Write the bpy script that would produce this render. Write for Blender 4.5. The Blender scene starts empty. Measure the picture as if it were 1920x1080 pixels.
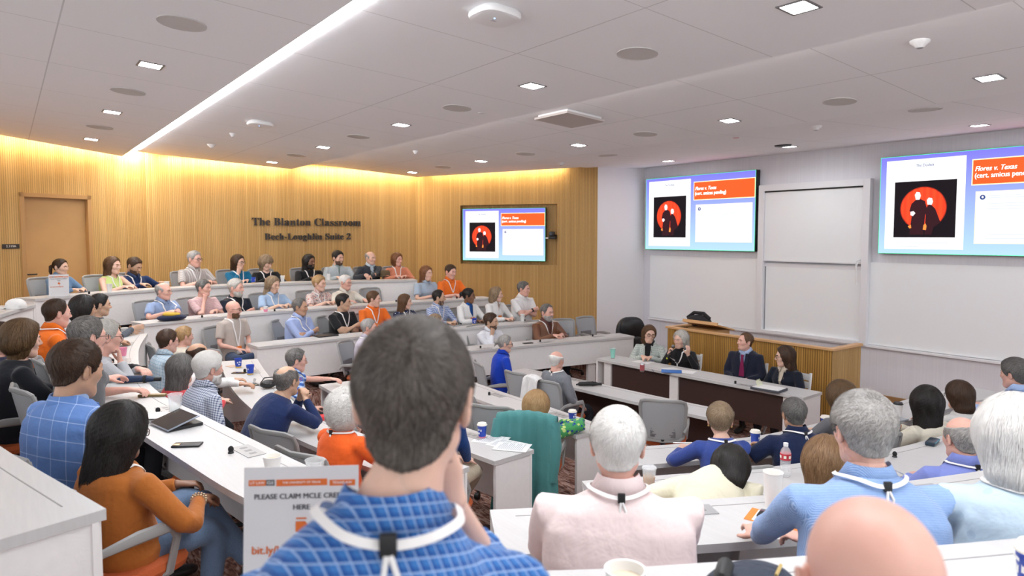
import bpy, bmesh, math, random
import numpy as np
from mathutils import Vector, Matrix
from mathutils.bvhtree import BVHTree
S=bpy.context.scene
C=S.collection
PI=math.pi
# ------------------------------------------------------------------ camera, world, exposure
F=1280.0;Y0=519.0;TP=.06;CAMH=2.64;YAW=math.radians(36.6)   # 1920 px wide frame
_p=math.atan(TP);_cp,_sp=math.cos(_p),math.sin(_p)
cam=bpy.data.objects.new('camera',bpy.data.cameras.new('camera'));C.objects.link(cam);S.camera=cam
cam.data.sensor_width=36;cam.data.lens=24.0;cam.data.shift_y=-(540-Y0)/1920
cam.location=(0,0,CAMH);cam.rotation_euler=(PI/2-_p,0,-YAW);cam.data.clip_start=.05
cam.data.dof.use_dof=True;cam.data.dof.focus_distance=5.0;cam.data.dof.aperture_fstop=3.6
S.world=bpy.data.worlds.new('world');S.world.use_nodes=True
S.world.node_tree.nodes['Background'].inputs[0].default_value=(.93,.97,1,1)
S.world.node_tree.nodes['Background'].inputs[1].default_value=1.0
S.view_settings.view_transform='Standard';S.view_settings.look='None'
S.view_settings.exposure=0.62;S.view_settings.gamma=1.0;S.view_settings.use_curve_mapping=False
S.cycles.use_denoising=True
S.cycles.max_bounces=8;S.cycles.diffuse_bounces=5;S.cycles.transparent_max_bounces=8
S.cycles.sample_clamp_indirect=8.0;S.cycles.caustics_reflective=False;S.cycles.caustics_refractive=False

def area(name,loc,rot,sx,sy,power,col=(1,1,1)):
    l=bpy.data.lights.new(name,'AREA');l.shape='RECTANGLE';l.size=sx;l.size_y=sy;l.energy=power;l.color=col
    o=bpy.data.objects.new(name,l);o.location=loc;o.rotation_euler=rot;C.objects.link(o);return o
# ------------------------------------------------------------------ pixel rays to points in the room
def ray(x,y):
    a=(x-960)/F;b=(Y0-y)/F;f=_cp+b*_sp;z=-_sp+b*_cp
    return a*math.cos(YAW)+f*math.sin(YAW),-a*math.sin(YAW)+f*math.cos(YAW),z
def at(x,y,z):
    X,Y,d=ray(x,y);t=(z-CAMH)/d;return Vector((X*t,Y*t,z))
def atX(x,y,W):
    X,Y,d=ray(x,y);t=W/X;return Vector((W,Y*t,CAMH+d*t))
def atY(x,y,W):
    X,Y,d=ray(x,y);t=W/Y;return Vector((X*t,W,CAMH+d*t))
def atplane(x,y,p,n):
    r=Vector(ray(x,y));o=Vector((0,0,CAMH));t=(Vector(p)-o).dot(n)/r.dot(n);return o+r*t
# ------------------------------------------------------------------ materials
M={}
def nt(m):
    m.use_nodes=True;return m.node_tree.nodes,m.node_tree.links
def mat(name,col,rough=.6,metal=0,emit=0,alpha=1,trans=0,bump=0,bscale=40,var=0,vscale=8,spec=.5,sheen=0,ecol=None,sss=0):
    if name in M:return M[name]
    m=bpy.data.materials.new(name);N,L=nt(m);b=N['Principled BSDF'];M[name]=m
    c=(*col,1);b.inputs['Base Color'].default_value=c;b.inputs['Roughness'].default_value=rough
    b.inputs['Metallic'].default_value=metal;b.inputs['Specular IOR Level'].default_value=spec
    if emit:b.inputs['Emission Color'].default_value=(*(ecol or col),1);b.inputs['Emission Strength'].default_value=emit
    if trans:b.inputs['Transmission Weight'].default_value=trans;b.inputs['IOR'].default_value=1.3
    if alpha<1:b.inputs['Alpha'].default_value=alpha
    if sheen:b.inputs['Sheen Weight'].default_value=sheen
    if sss:b.inputs['Subsurface Weight'].default_value=sss;b.inputs['Subsurface Radius'].default_value=(.02,.008,.004);b.inputs['Subsurface Scale'].default_value=.3
    if var or bump:
        tc=N.new('ShaderNodeTexCoord')
    if var:
        n=N.new('ShaderNodeTexNoise');n.inputs['Scale'].default_value=vscale;n.inputs['Detail'].default_value=4
        L.new(tc.outputs['Object'],n.inputs['Vector'])
        r=N.new('ShaderNodeMix');r.data_type='RGBA';L.new(n.outputs['Fac'],r.inputs[0])
        r.inputs[6].default_value=(*[max(0,x*(1-var)) for x in col],1);r.inputs[7].default_value=(*[min(1,x*(1+var)) for x in col],1)
        L.new(r.outputs[2],b.inputs['Base Color'])
    if bump:
        n2=N.new('ShaderNodeTexNoise');n2.inputs['Scale'].default_value=bscale;n2.inputs['Detail'].default_value=3
        L.new(tc.outputs['Object'],n2.inputs['Vector'])
        bp=N.new('ShaderNodeBump');bp.inputs['Strength'].default_value=bump;bp.inputs['Distance'].default_value=.02
        L.new(n2.outputs['Fac'],bp.inputs['Height']);L.new(bp.outputs['Normal'],b.inputs['Normal'])
    return m
def math_(N,L,op,a,b=None,c=None):
    n=N.new('ShaderNodeMath');n.operation=op
    for i,v in enumerate((a,b,c)):
        if v is None:continue
        if isinstance(v,(int,float)):n.inputs[i].default_value=v
        else:L.new(v,n.inputs[i])
    return n.outputs[0]
def mixc(N,L,f,a,b):
    r=N.new('ShaderNodeMix');r.data_type='RGBA'
    if isinstance(f,(int,float)):r.inputs[0].default_value=f
    else:L.new(f,r.inputs[0])
    for i,v in ((6,a),(7,b)):
        if isinstance(v,tuple):r.inputs[i].default_value=(*v,1)
        else:L.new(v,r.inputs[i])
    return r.outputs[2]
def cloth(name,col,pat=None,c2=(1,1,1),k=30,w=.15,c3=None,rough=.85,soft=.55):
    """woven cloth; pat: plaid, check, hstripe, vstripe, floral, dots, tweed"""
    if name in M:return M[name]
    m=mat(name,col,rough,sheen=.15,spec=.2);N,L=nt(m);b=N['Principled BSDF']
    tc=N.new('ShaderNodeTexCoord');sx=N.new('ShaderNodeSeparateXYZ');L.new(tc.outputs['Object'],sx.inputs[0])
    X,Y,Z=sx.outputs;out=None
    u=math_(N,L,'ADD',X,math_(N,L,'MULTIPLY',Y,.75));v=math_(N,L,'ADD',Z,math_(N,L,'MULTIPLY',Y,.35))
    def line(c,kk,ww,ph=0.):
        f=math_(N,L,'FRACT',math_(N,L,'ADD',math_(N,L,'MULTIPLY',c,kk),ph+50));return math_(N,L,'LESS_THAN',f,ww)
    if pat in('plaid','check','hstripe','vstripe'):
        base=col
        if pat=='plaid':
            a=mixc(N,L,math_(N,L,'MULTIPLY',line(u,k,.5),.5),col,c3 or c2)
            a=mixc(N,L,math_(N,L,'MULTIPLY',line(v,k,.5),.5),a,c3 or c2)
            lines=math_(N,L,'MAXIMUM',line(u,k,w),line(v,k,w))
            out=mixc(N,L,math_(N,L,'MULTIPLY',lines,soft),a,c2)
        elif pat=='check':
            out=mixc(N,L,math_(N,L,'MULTIPLY',math_(N,L,'ADD',line(u,k,w),line(v,k,w)),soft),col,c2)
        elif pat=='hstripe':out=mixc(N,L,line(v,k,w),col,c2)
        else:out=mixc(N,L,math_(N,L,'MULTIPLY',line(u,k,w),soft+.2),col,c2)
    elif pat in('floral','dots','tweed'):
        n=N.new('ShaderNodeTexVoronoi' if pat!='tweed' else 'ShaderNodeTexNoise');n.inputs['Scale'].default_value=k
        L.new(tc.outputs['Object'],n.inputs['Vector'])
        f=math_(N,L,'LESS_THAN',n.outputs[0],w) if pat!='tweed' else n.outputs[0]
        out=mixc(N,L,f,col,c2)
        if c3:
            n3=N.new('ShaderNodeTexVoronoi');n3.inputs['Scale'].default_value=k*.62;L.new(tc.outputs['Object'],n3.inputs['Vector'])
            out=mixc(N,L,math_(N,L,'LESS_THAN',n3.outputs[0],w*.9),out,c3)
    if out:L.new(out,b.inputs['Base Color'])
    n2=N.new('ShaderNodeTexNoise');n2.inputs['Scale'].default_value=11;n2.inputs['Detail'].default_value=3;n2.inputs['Distortion'].default_value=.25
    L.new(tc.outputs['Object'],n2.inputs['Vector'])
    n3=N.new('ShaderNodeTexNoise');n3.inputs['Scale'].default_value=420;L.new(tc.outputs['Object'],n3.inputs['Vector'])
    h=math_(N,L,'ADD',n2.outputs['Fac'],math_(N,L,'MULTIPLY',n3.outputs['Fac'],.03))
    bp=N.new('ShaderNodeBump');bp.inputs['Strength'].default_value=.4;bp.inputs['Distance'].default_value=.03
    L.new(h,bp.inputs['Height']);L.new(bp.outputs['Normal'],b.inputs['Normal'])
    return m
# ------------------------------------------------------------------ mesh helpers
class G:
    """collects verts / faces (with material index) into one mesh"""
    def __init__(s):s.v=[];s.f=[];s.m=[]
    def add(s,V,Fc,mi=0):
        o=len(s.v);s.v+=[tuple(p) for p in V];s.f+=[tuple(i+o for i in f) for f in Fc];s.m+=[mi]*len(Fc);return s
    def box(s,a,b,mi=0,mtx=None,bev=0):
        x0,y0,z0=a;x1,y1,z1=b
        if bev:
            bm=bmesh.new();bmesh.ops.create_cube(bm,size=1)
            for v in bm.verts:v.co=Vector(((x0+x1)/2+v.co.x*(x1-x0),(y0+y1)/2+v.co.y*(y1-y0),(z0+z1)/2+v.co.z*(z1-z0)))
            bmesh.ops.bevel(bm,geom=bm.edges[:],offset=bev,segments=2,affect='EDGES',profile=.6)
            V=[v.co.copy() for v in bm.verts];Fc=[[v.index for v in f.verts] for f in bm.faces];bm.free()
        else:
            V=[Vector(p) for p in((x0,y0,z0),(x1,y0,z0),(x1,y1,z0),(x0,y1,z0),(x0,y0,z1),(x1,y0,z1),(x1,y1,z1),(x0,y1,z1))]
            Fc=[(0,3,2,1),(4,5,6,7),(0,1,5,4),(1,2,6,5),(2,3,7,6),(3,0,4,7)]
        if mtx:V=[mtx@p for p in V]
        return s.add(V,Fc,mi)
    def tube(s,P,R,n=10,mi=0,cap=True,sq=None,up=None):
        """round limb through the points P with radii R (number or (rx, ry))"""
        P=[Vector(p) for p in P];k=len(P);V=[];Fc=[]
        prev=None
        for i,p in enumerate(P):
            t=(P[min(i+1,k-1)]-P[max(i-1,0)]).normalized()
            if prev is None:
                a=Vector(up) if up else (Vector((0,0,1)) if abs(t.z)<.9 else Vector((0,1,0)))
                x=a.cross(t).normalized()
            else:x=(prev-t*prev.dot(t)).normalized()
            prev=x;y=t.cross(x)
            r=R[i] if isinstance(R,(list,tuple)) else R
            rx,ry=r if isinstance(r,(list,tuple)) else (r,r)
            for j in range(n):
                a=2*PI*j/n;ca,sa=math.cos(a),math.sin(a)
                if sq:ca=math.copysign(abs(ca)**sq,ca);sa=math.copysign(abs(sa)**sq,sa)
                V.append(p+x*ca*rx+y*sa*ry)
        for i in range(k-1):
            for j in range(n):
                Fc.append((i*n+j,i*n+(j+1)%n,(i+1)*n+(j+1)%n,(i+1)*n+j))
        if cap:
            Fc.append(tuple(range(n))[::-1]);Fc.append(tuple((k-1)*n+j for j in range(n)))
        return s.add(V,Fc,mi)
    def lathe(s,prof,n=20,mi=0,c=(0,0,0),sx=1,sy=1,ms=None):
        """surface of revolution of (radius, z) pairs about z"""
        V=[];Fc=[];o=len(s.v)
        for r,z in prof:
            for j in range(n):
                a=2*PI*j/n;V.append((c[0]+r*sx*math.cos(a),c[1]+r*sy*math.sin(a),c[2]+z))
        for i in range(len(prof)-1):
            F1=[(i*n+j,i*n+(j+1)%n,(i+1)*n+(j+1)%n,(i+1)*n+j) for j in range(n)]
            s.add([],[] ,0);Fc.append((F1,ms[i] if ms else mi))
        s.v+=V
        for F1,q in Fc:
            for f in F1:s.f.append(tuple(x+o for x in f));s.m.append(q)
        if prof[0][0]>1e-4:s.f.append(tuple(o+j for j in range(n))[::-1]);s.m.append(ms[0] if ms else mi)
        if prof[-1][0]>1e-4 :s.f.append(tuple(o+(len(prof)-1)*n+j for j in range(n)));s.m.append(ms[-1] if ms else mi)
        return s
    def ball(s,c,r,mi=0,n=12,mtx=None):
        r=r if isinstance(r,(tuple,list)) else (r,r,r);V=[];Fc=[];k=max(4,n*2//3)
        for i in range(k+1):
            t=PI*i/k
            for j in range(n):
                a=2*PI*j/n;p=Vector((math.sin(t)*math.cos(a)*r[0],math.sin(t)*math.sin(a)*r[1],math.cos(t)*r[2]))
                if mtx:p=mtx@p
                V.append(p+Vector(c))
        for i in range(k):
            for j in range(n):Fc.append((i*n+j,(i+1)*n+j,(i+1)*n+(j+1)%n,i*n+(j+1)%n))
        return s.add(V,Fc,mi)
    def strip(s,A,B,mi=0,closed=False):
        n=len(A);V=list(A)+list(B);Fc=[(i,(i+1)%n,n+(i+1)%n,n+i) for i in range(n if closed else n-1)]
        return s.add(V,Fc,mi)
    def prism(s,P,z0,z1,mi=0,mt=None):
        """vertical prism over the outline P (z0, z1: numbers or functions of x, y)"""
        from mathutils.geometry import tessellate_polygon
        f0=z0 if callable(z0) else (lambda x,y:z0);f1=z1 if callable(z1) else (lambda x,y:z1)
        n=len(P);V=[(x,y,f0(x,y)) for x,y in P]+[(x,y,f1(x,y)) for x,y in P]
        T=tessellate_polygon([[Vector((x,y,0)) for x,y in P]])
        s.add(V,[(i,(i+1)%n,n+(i+1)%n,n+i) for i in range(n)]+[(a,c,b) for a,b,c in T],mi)
        o=len(s.v)-2*n
        for a,b,c in T:s.f.append((a+n+o,b+n+o,c+n+o));s.m.append(mi if mt is None else mt)
        return s
    def mesh(s,name,mats,smooth=True,fix=True,angle=None):
        me=bpy.data.meshes.new(name);me.from_pydata(s.v,[],s.f)
        for m in mats if isinstance(mats,(list,tuple)) else [mats]:me.materials.append(m)
        me.polygons.foreach_set('material_index',s.m)
        if fix:
            bm=bmesh.new();bm.from_mesh(me);bmesh.ops.remove_doubles(bm,verts=bm.verts[:],dist=1e-6)
            bmesh.ops.recalc_face_normals(bm,faces=bm.faces[:]);bm.to_mesh(me);bm.free()
        me.polygons.foreach_set('use_smooth',[smooth]*len(me.polygons))
        if smooth:
            try:me.set_sharp_from_angle(angle=math.radians(angle or 40))
            except Exception:pass
        me.update();return me
    def obj(s,name,mats,parent=None,smooth=True,fix=True,angle=None,loc=None,rz=0):
        o=bpy.data.objects.new(name,s.mesh(name,mats,smooth,fix,angle));C.objects.link(o)
        if parent:o.parent=parent
        if loc:o.location=loc
        if rz:o.rotation_euler=(0,0,rz)
        return o
def tag(o,label=None,cat=None,group=None,kind=None):
    if label:o['label']=label
    if cat:o['category']=cat
    if group:o['group']=group
    if kind:o['kind']=kind
    return o
def empty(name,loc,rz=0,**k):
    o=bpy.data.objects.new(name,None);o.empty_display_size=.1;C.objects.link(o);o.location=loc;o.rotation_euler=(0,0,rz);return tag(o,**k)
def clone(o,loc=None,rz=None,parent=None):
    c=o.copy();C.objects.link(c);c.parent=parent
    if loc is not None:c.location=loc
    if rz is not None:c.rotation_euler=(0,0,rz)
    for ch in list(o.children):clone(ch,parent=c)
    return c
def text_mesh(name,body,size,m,parent=None,mtx=None,align='CENTER',off=0,shear=0,ext=.002,space=1.0):
    cu=bpy.data.curves.new(name,'FONT');cu.body=body;cu.size=size;cu.align_x=align;cu.align_y='CENTER';cu.offset=off;cu.shear=shear
    cu.extrude=ext;cu.space_character=space;cu.resolution_u=3
    o=bpy.data.objects.new(name,cu);C.objects.link(o);dg=bpy.context.evaluated_depsgraph_get()
    me=bpy.data.meshes.new_from_object(o.evaluated_get(dg));bpy.data.objects.remove(o);me.name=name
    me.materials.clear();me.materials.append(m)
    if mtx:me.transform(mtx)
    q=bpy.data.objects.new(name,me);C.objects.link(q);q.parent=parent;return q
def remesh(g,vox,smooth=2,fac=.5):
    """one continuous skin over overlapping closed shapes"""
    me=g.mesh('tmp',[mat('plain',(.5,.5,.5))],fix=True);o=bpy.data.objects.new('tmp',me);C.objects.link(o)
    r=o.modifiers.new('r','REMESH');r.mode='VOXEL';r.voxel_size=vox;r.adaptivity=0
    if smooth:
        q=o.modifiers.new('s','SMOOTH');q.iterations=smooth;q.factor=fac
    dg=bpy.context.evaluated_depsgraph_get();m=bpy.data.meshes.new_from_object(o.evaluated_get(dg))
    bpy.data.objects.remove(o);bpy.data.meshes.remove(me)
    m.materials.clear();return m
# ------------------------------------------------------------------ seating rows (front edge of each desk, in metres)
FLZ={0:0,1:.1,2:.2,3:.4,4:.735,5:1.07}
ROWS={
'R5':(5,[(.30,10.95),(1.54,11.65),(3.0,12.0),(4.4,11.95),(6.24,11.4)],1),
'R4':(4,[(1.45,10.1),(2.76,10.45),(4.1,10.6),(5.6,10.62),(7.36,10.5)],1),
'R3':(3,[(2.7,9.4),(4.44,9.5),(5.86,9.34),(7.75,9.05)],1),
'R2':(2,[(3.9,8.5),(5.29,8.43),(6.9,8.25),(8.53,8.0)],1),
'M5':(5,[(.28,10.05),(-.05,9),(-.3,7.5),(-.4,6),(-.3,4.5),(-.04,3.33),(.22,2.37)],-1),
'M4':(4,[(1.34,9.12),(1.12,8.14),(1.0,7.4),(.92,6.7),(.88,5.97),(.9,5.4),(.97,4.9),(1.08,4.14),(1.2,3.32),(1.29,2.98)],-1),
'M3':(3,[(2.43,8.5),(2.25,7.5),(2.12,6.5),(2.08,5.3),(2.2,4.4),(2.38,3.67)],-1),
'M2':(2,[(3.25,7.5),(3.2,6.4),(3.22,5.2),(3.33,4.19)],-1),
'M1':(1,[(4.6,7.3),(4.55,6.1),(4.55,5.4),(4.5,4.5)],-1),
'M0':(0,[(5.95,7.7),(6.08,6.5),(6.15,5.5),(6.27,4.41)],-1),
'N1':(2,[(3.8,3.85),(4.9,3.4),(5.79,3.26),(7.06,3.2),(8.0,3.15),(8.7,3.0)],-1),
'N2':(3,[(2.79,3.04),(3.4,2.75),(3.95,2.5),(4.5,2.33),(5.0,2.2),(5.7,2.12),(6.4,2.1),(7.2,2.0)],-1),
'N3':(4,[(1.62,2.34),(2.33,1.93),(3.07,1.57),(3.83,1.29),(4.5,1.1)],-1),
'N4':(5,[(.3,1.78),(1.04,1.28),(1.41,1.06),(1.99,.75),(2.6,.45)],-1),
'T':(0,[(7.3,7.66),(7.38,6.0),(7.48,4.32)],1)}
def spline(P,n=8):
    out=[];m=len(P)
    for i in range(m-1):
        p0=P[max(i-1,0)];p1=P[i];p2=P[i+1];p3=P[min(i+2,m-1)]
        if i==0:p0=tuple(2*a-b for a,b in zip(p1,p2))
        if i==m-2:p3=tuple(2*b-a for a,b in zip(p1,p2))
        for k in range(n):
            t=k/n;out.append(tuple(.5*(2*b+(c-a)*t+(2*a-5*b+4*c-d)*t*t+(3*b-a-3*c+d)*t**3) for a,b,c,d in zip(p0,p1,p2,p3)))
    out.append(P[-1]);return out
def offset(P,d):
    o=[]
    for i,p in enumerate(P):
        a=P[max(i-1,0)];b=P[min(i+1,len(P)-1)];tx,ty=b[0]-a[0],b[1]-a[1];l=math.hypot(tx,ty)
        o.append((p[0]-ty/l*d,p[1]+tx/l*d))
    return o
def lines(r,back):
    t,P,s=ROWS[r];return offset(spline(P),back*s)
def nearest(r,x,y):
    """unit vector from the sitters towards the front, at the point of row r nearest to x, y"""
    L=lines(r,0);s=ROWS[r][2];i=min(range(len(L)),key=lambda i:(L[i][0]-x)**2+(L[i][1]-y)**2)
    a=L[max(i-1,0)];b=L[min(i+1,len(L)-1)];tx,ty=b[0]-a[0],b[1]-a[1];l=math.hypot(tx,ty);return (ty/l*s,-tx/l*s)
def seat(px,r,back):
    X,Y,_=ray(px,480);L=lines(r,back);e=lambda a,b:(a[0]+(a[0]-b[0])*3,a[1]+(a[1]-b[1])*3)
    L=[e(L[0],L[1])]+L+[e(L[-1],L[-2])];best=None
    for a,b in zip(L,L[1:]):
        dx,dy=b[0]-a[0],b[1]-a[1];den=Y*dx-X*dy
        if abs(den)<1e-9:continue
        u=(X*a[1]-Y*a[0])/den;x,y=a[0]+u*dx,a[1]+u*dy
        if -1e-6<=u<=1+1e-6 and x*X+y*Y>0 and(best is None or math.hypot(x,y)<math.hypot(*best)):best=(x,y)
    return best
# ================================================================== THE ROOM
def wood_slats(name,c1,c2,pitch=.032,gap=.16,dark=.35,emitless=True):
    m=mat(name,c1,.5,spec=.3);N,L=nt(m);b=N['Principled BSDF']
    uv=N.new('ShaderNodeUVMap');sx=N.new('ShaderNodeSeparateXYZ');L.new(uv.outputs[0],sx.inputs[0]);U,V=sx.outputs[0],sx.outputs[1]
    k=math_(N,L,'ADD',math_(N,L,'DIVIDE',U,pitch),500);fl=math_(N,L,'FLOOR',k);fr=math_(N,L,'FRACT',k)
    wn=N.new('ShaderNodeTexWhiteNoise');wn.noise_dimensions='1D';L.new(fl,wn.inputs['W'])
    cb=N.new('ShaderNodeCombineXYZ');L.new(math_(N,L,'MULTIPLY',U,90),cb.inputs[0]);L.new(math_(N,L,'MULTIPLY',V,1.5),cb.inputs[1]);L.new(fl,cb.inputs[2])
    ns=N.new('ShaderNodeTexNoise');ns.inputs['Scale'].default_value=1;ns.inputs['Detail'].default_value=3;L.new(cb.outputs[0],ns.inputs['Vector'])
    f=math_(N,L,'ADD',math_(N,L,'MULTIPLY',wn.outputs['Value'],.65),math_(N,L,'MULTIPLY',ns.outputs['Fac'],.35))
    c=mixc(N,L,f,c1,c2);g=math_(N,L,'LESS_THAN',fr,gap)
    L.new(mixc(N,L,g,c,tuple(x*dark for x in c1)),b.inputs['Base Color'])
    h=math_(N,L,'SMOOTH_MIN',math_(N,L,'MULTIPLY',fr,4),math_(N,L,'MULTIPLY',math_(N,L,'SUBTRACT',1,fr),4),.3)
    bp=N.new('ShaderNodeBump');bp.inputs['Strength'].default_value=.5;bp.inputs['Distance'].default_value=.01;L.new(math_(N,L,'MINIMUM',h,1),bp.inputs['Height']);L.new(bp.outputs['Normal'],b.inputs['Normal'])
    return m
OAK=wood_slats('oak_slats',(.60,.385,.155),(.45,.265,.085))
OAKD=wood_slats('oak_slats_golden',(.52,.29,.075),(.36,.18,.035),pitch=.034,gap=.22,dark=.3)
DOORW=mat('oak_veneer',(.47,.27,.105),.5,var=.12,vscale=3)
FRAMEW=mat('oak_frame',(.42,.235,.09),.5)
TRIMW=mat('light_oak_edge',(.62,.36,.16),.4,var=.1,vscale=5)
WHITEP=mat('white_paint',(.80,.79,.80),.85)
def wall(name,p,q,z0,z1,m,holes=(),depth=.12,th=.1,inner=None):
    """vertical wall from p to q (plan), room on its right-hand side; holes: (s0, s1, z0, z1) in metres along it"""
    p=Vector((*p,0));q=Vector((*q,0));d=(q-p).normalized();Ln=(q-p).length;n=Vector((d.y,-d.x,0));g=G();UV=[]
    ss=sorted({0,Ln,*[h[i] for h in holes for i in(0,1)]});zs=sorted({z0,z1,*[h[i] for h in holes for i in(2,3)]})
    def P(s,z,b=0):return p+d*s+Vector((0,0,z))-n*b
    def quad(a,b,c,e,uv):g.add([a,b,c,e],[(0,1,2,3)]);UV.extend(uv)
    for i in range(len(ss)-1):
        for j in range(len(zs)-1):
            a,b,c,e=ss[i],ss[i+1],zs[j],zs[j+1]
            if any(h[0]<=a+1e-6 and h[1]>=b-1e-6 and h[2]<=c+1e-6 and h[3]>=e-1e-6 for h in holes):continue
            quad(P(a,c),P(b,c),P(b,e),P(a,e),[(a,c),(b,c),(b,e),(a,e)])
    for h in holes:
        a,b,c,e=h[:4]
        quad(P(a,c),P(a,e),P(a,e,depth),P(a,c,depth),[(a,c),(a,e),(a+depth,e),(a+depth,c)])
        quad(P(b,c),P(b,e),P(b,e,depth),P(b,c,depth),[(b,c),(b,e),(b+depth,e),(b+depth,c)])
        quad(P(a,e),P(b,e),P(b,e,depth),P(a,e,depth),[(a,e),(b,e),(b,e+depth),(a,e+depth)])
        quad(P(a,c),P(b,c),P(b,c,depth),P(a,c,depth),[(a,c),(b,c),(b,c+depth),(a,c+depth)])
        quad(P(a,c,depth),P(b,c,depth),P(b,e,depth),P(a,e,depth),[(a,c),(b,c),(b,e),(a,e)])
    me=g.mesh(name,[m],smooth=False,fix=False);uv=me.uv_layers.new(name='UVMap')
    for i,l in enumerate(me.loops):uv.data[i].uv=UV[i]
    o=bpy.data.objects.new(name,me);C.objects.link(o);tag(o,kind='structure');return o,p,d,n
A0,A1,B1,C1=(-4,11.342),(2.15,14.355),(7.55,13.75),(9.8,10.25)
def alongw(p,q,x,y):
    p3=Vector((*p,0));d=(Vector((*q,0))-p3).normalized();n=Vector((d.y,-d.x,0));h=atplane(x,y,p3,n);return (h-p3).dot(d),h.z
# door wall
sd0=alongw(A0,A1,38,362);sd1=alongw(A0,A1,168,371);DZ=alongw(A0,A1,100,366)[1]
wa,pa,da,na=wall('wall_left',A0,A1,0,4.6,OAK,[(sd0[0],sd1[0],1.0,DZ)],depth=.11)
wall('wall_back',A1,B1,0,4.6,OAK)
sr0=alongw(B1,C1,863,386);sr1=alongw(B1,C1,1045,381);srz=alongw(B1,C1,954,496)[1]
wc,pc,dc,nc=wall('wall_angled',B1,C1,0,4.6,OAK,[(sr0[0],sr1[0],srz,(sr0[1]+sr1[1])/2)],depth=.13)
wall('wall_side',C1,(11.2,10.25),0,4.6,WHITEP)
m=mat('grey_wallcovering',(.53,.505,.53),.8);N,L=nt(m);b=N['Principled BSDF'];tc=N.new('ShaderNodeTexCoord');sx=N.new('ShaderNodeSeparateXYZ');L.new(tc.outputs['Object'],sx.inputs[0])
wn=N.new('ShaderNodeTexNoise');wn.inputs['Scale'].default_value=1;wn.inputs['Detail'].default_value=4
cb=N.new('ShaderNodeCombineXYZ');L.new(math_(N,L,'MULTIPLY',sx.outputs[1],45),cb.inputs[0]);L.new(math_(N,L,'MULTIPLY',sx.outputs[2],.6),cb.inputs[1]);L.new(cb.outputs[0],wn.inputs['Vector'])
L.new(mixc(N,L,wn.outputs['Fac'],(.70,.70,.755),(.82,.82,.86)),b.inputs['Base Color'])
wall('wall_front',(11.2,10.25),(11.2,-3),0,4.6,m)
G().box((11.16,-3,0),(11.2,10.25,.10)).obj('baseboard_front',mat('oak_base',(.36,.2,.08),.5),smooth=False)['kind']='structure'
# door
g=G();s0,s1=sd0[0],sd1[0]
def WP(p,d,n,s,z,b=0):return p+d*s+Vector((0,0,z))-n*b
def slab(g,p,d,n,s0,s1,z0,z1,b0,b1,mi=0):
    """box against a wall: s along it, b = depth behind (+) or in front (-) of its face"""
    V=[WP(p,d,n,s,z,b) for b in(b0,b1) for s,z in((s0,z0),(s1,z0),(s1,z1),(s0,z1))]
    return g.add(V,[(0,1,2,3),(7,6,5,4),(0,4,5,1),(1,5,6,2),(2,6,7,3),(3,7,4,0)],mi)
dr=slab(G(),pa,da,na,s0+.045,s1-.045,1.07,DZ-.045,.07,.105).obj('door_1',DOORW,smooth=False);tag(dr,kind='structure')
fr=G();slab(fr,pa,da,na,s0-.02,s0+.045,1.07,DZ+.02,-.015,.11);slab(fr,pa,da,na,s1-.045,s1+.02,1.07,DZ+.02,-.015,.11);slab(fr,pa,da,na,s0-.02,s1+.02,DZ-.045,DZ+.02,-.015,.11)
fr.obj('door_frame',FRAMEW,dr,smooth=False)
BLK=mat('black_metal',(.012,.012,.013),.4,metal=.3);BLKP=mat('black_plastic',(.012,.012,.013),.5)
hp=alongw(A0,A1,52,515);g=G();c=WP(pa,da,na,hp[0],hp[1],.06)
g.ball(c,(.028,.028,.028));e=WP(pa,da,na,hp[0],hp[1],.0);g.tube([c,e],.012);g.tube([e,WP(pa,da,na,hp[0]+.14,hp[1],.0)],.011);g.obj('door_handle',BLK,dr)
g=G();c=WP(pa,da,na,hp[0],hp[1]+.155,.06);g.ball(c,(.026,.026,.026));g.obj('lock_cylinder',BLK,dr)
# room number plate
pp=alongw(A0,A1,20,462);t=slab(G(),pa,da,na,pp[0]-.12,pp[0]+.12,pp[1]-.035,pp[1]+.035,-.012,0).obj('room_plate',mat('brown_plate',(.03,.02,.018),.4),smooth=False)
tag(t,'small dark brown room plate on the wood wall left of the door','sign')
def wallmtx(p,d,n,s,z,b):
    o=WP(p,d,n,s,z,b);mm=Matrix((( d.x,0,n.x,o.x),(d.y,0,n.y,o.y),(0,1,0,o.z),(0,0,0,1)));return mm
text_mesh('lettering','2.119A',.05,mat('pale_letters',(.7,.68,.62),.5),t,wallmtx(pa,da,na,pp[0],pp[1],-.014))
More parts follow.
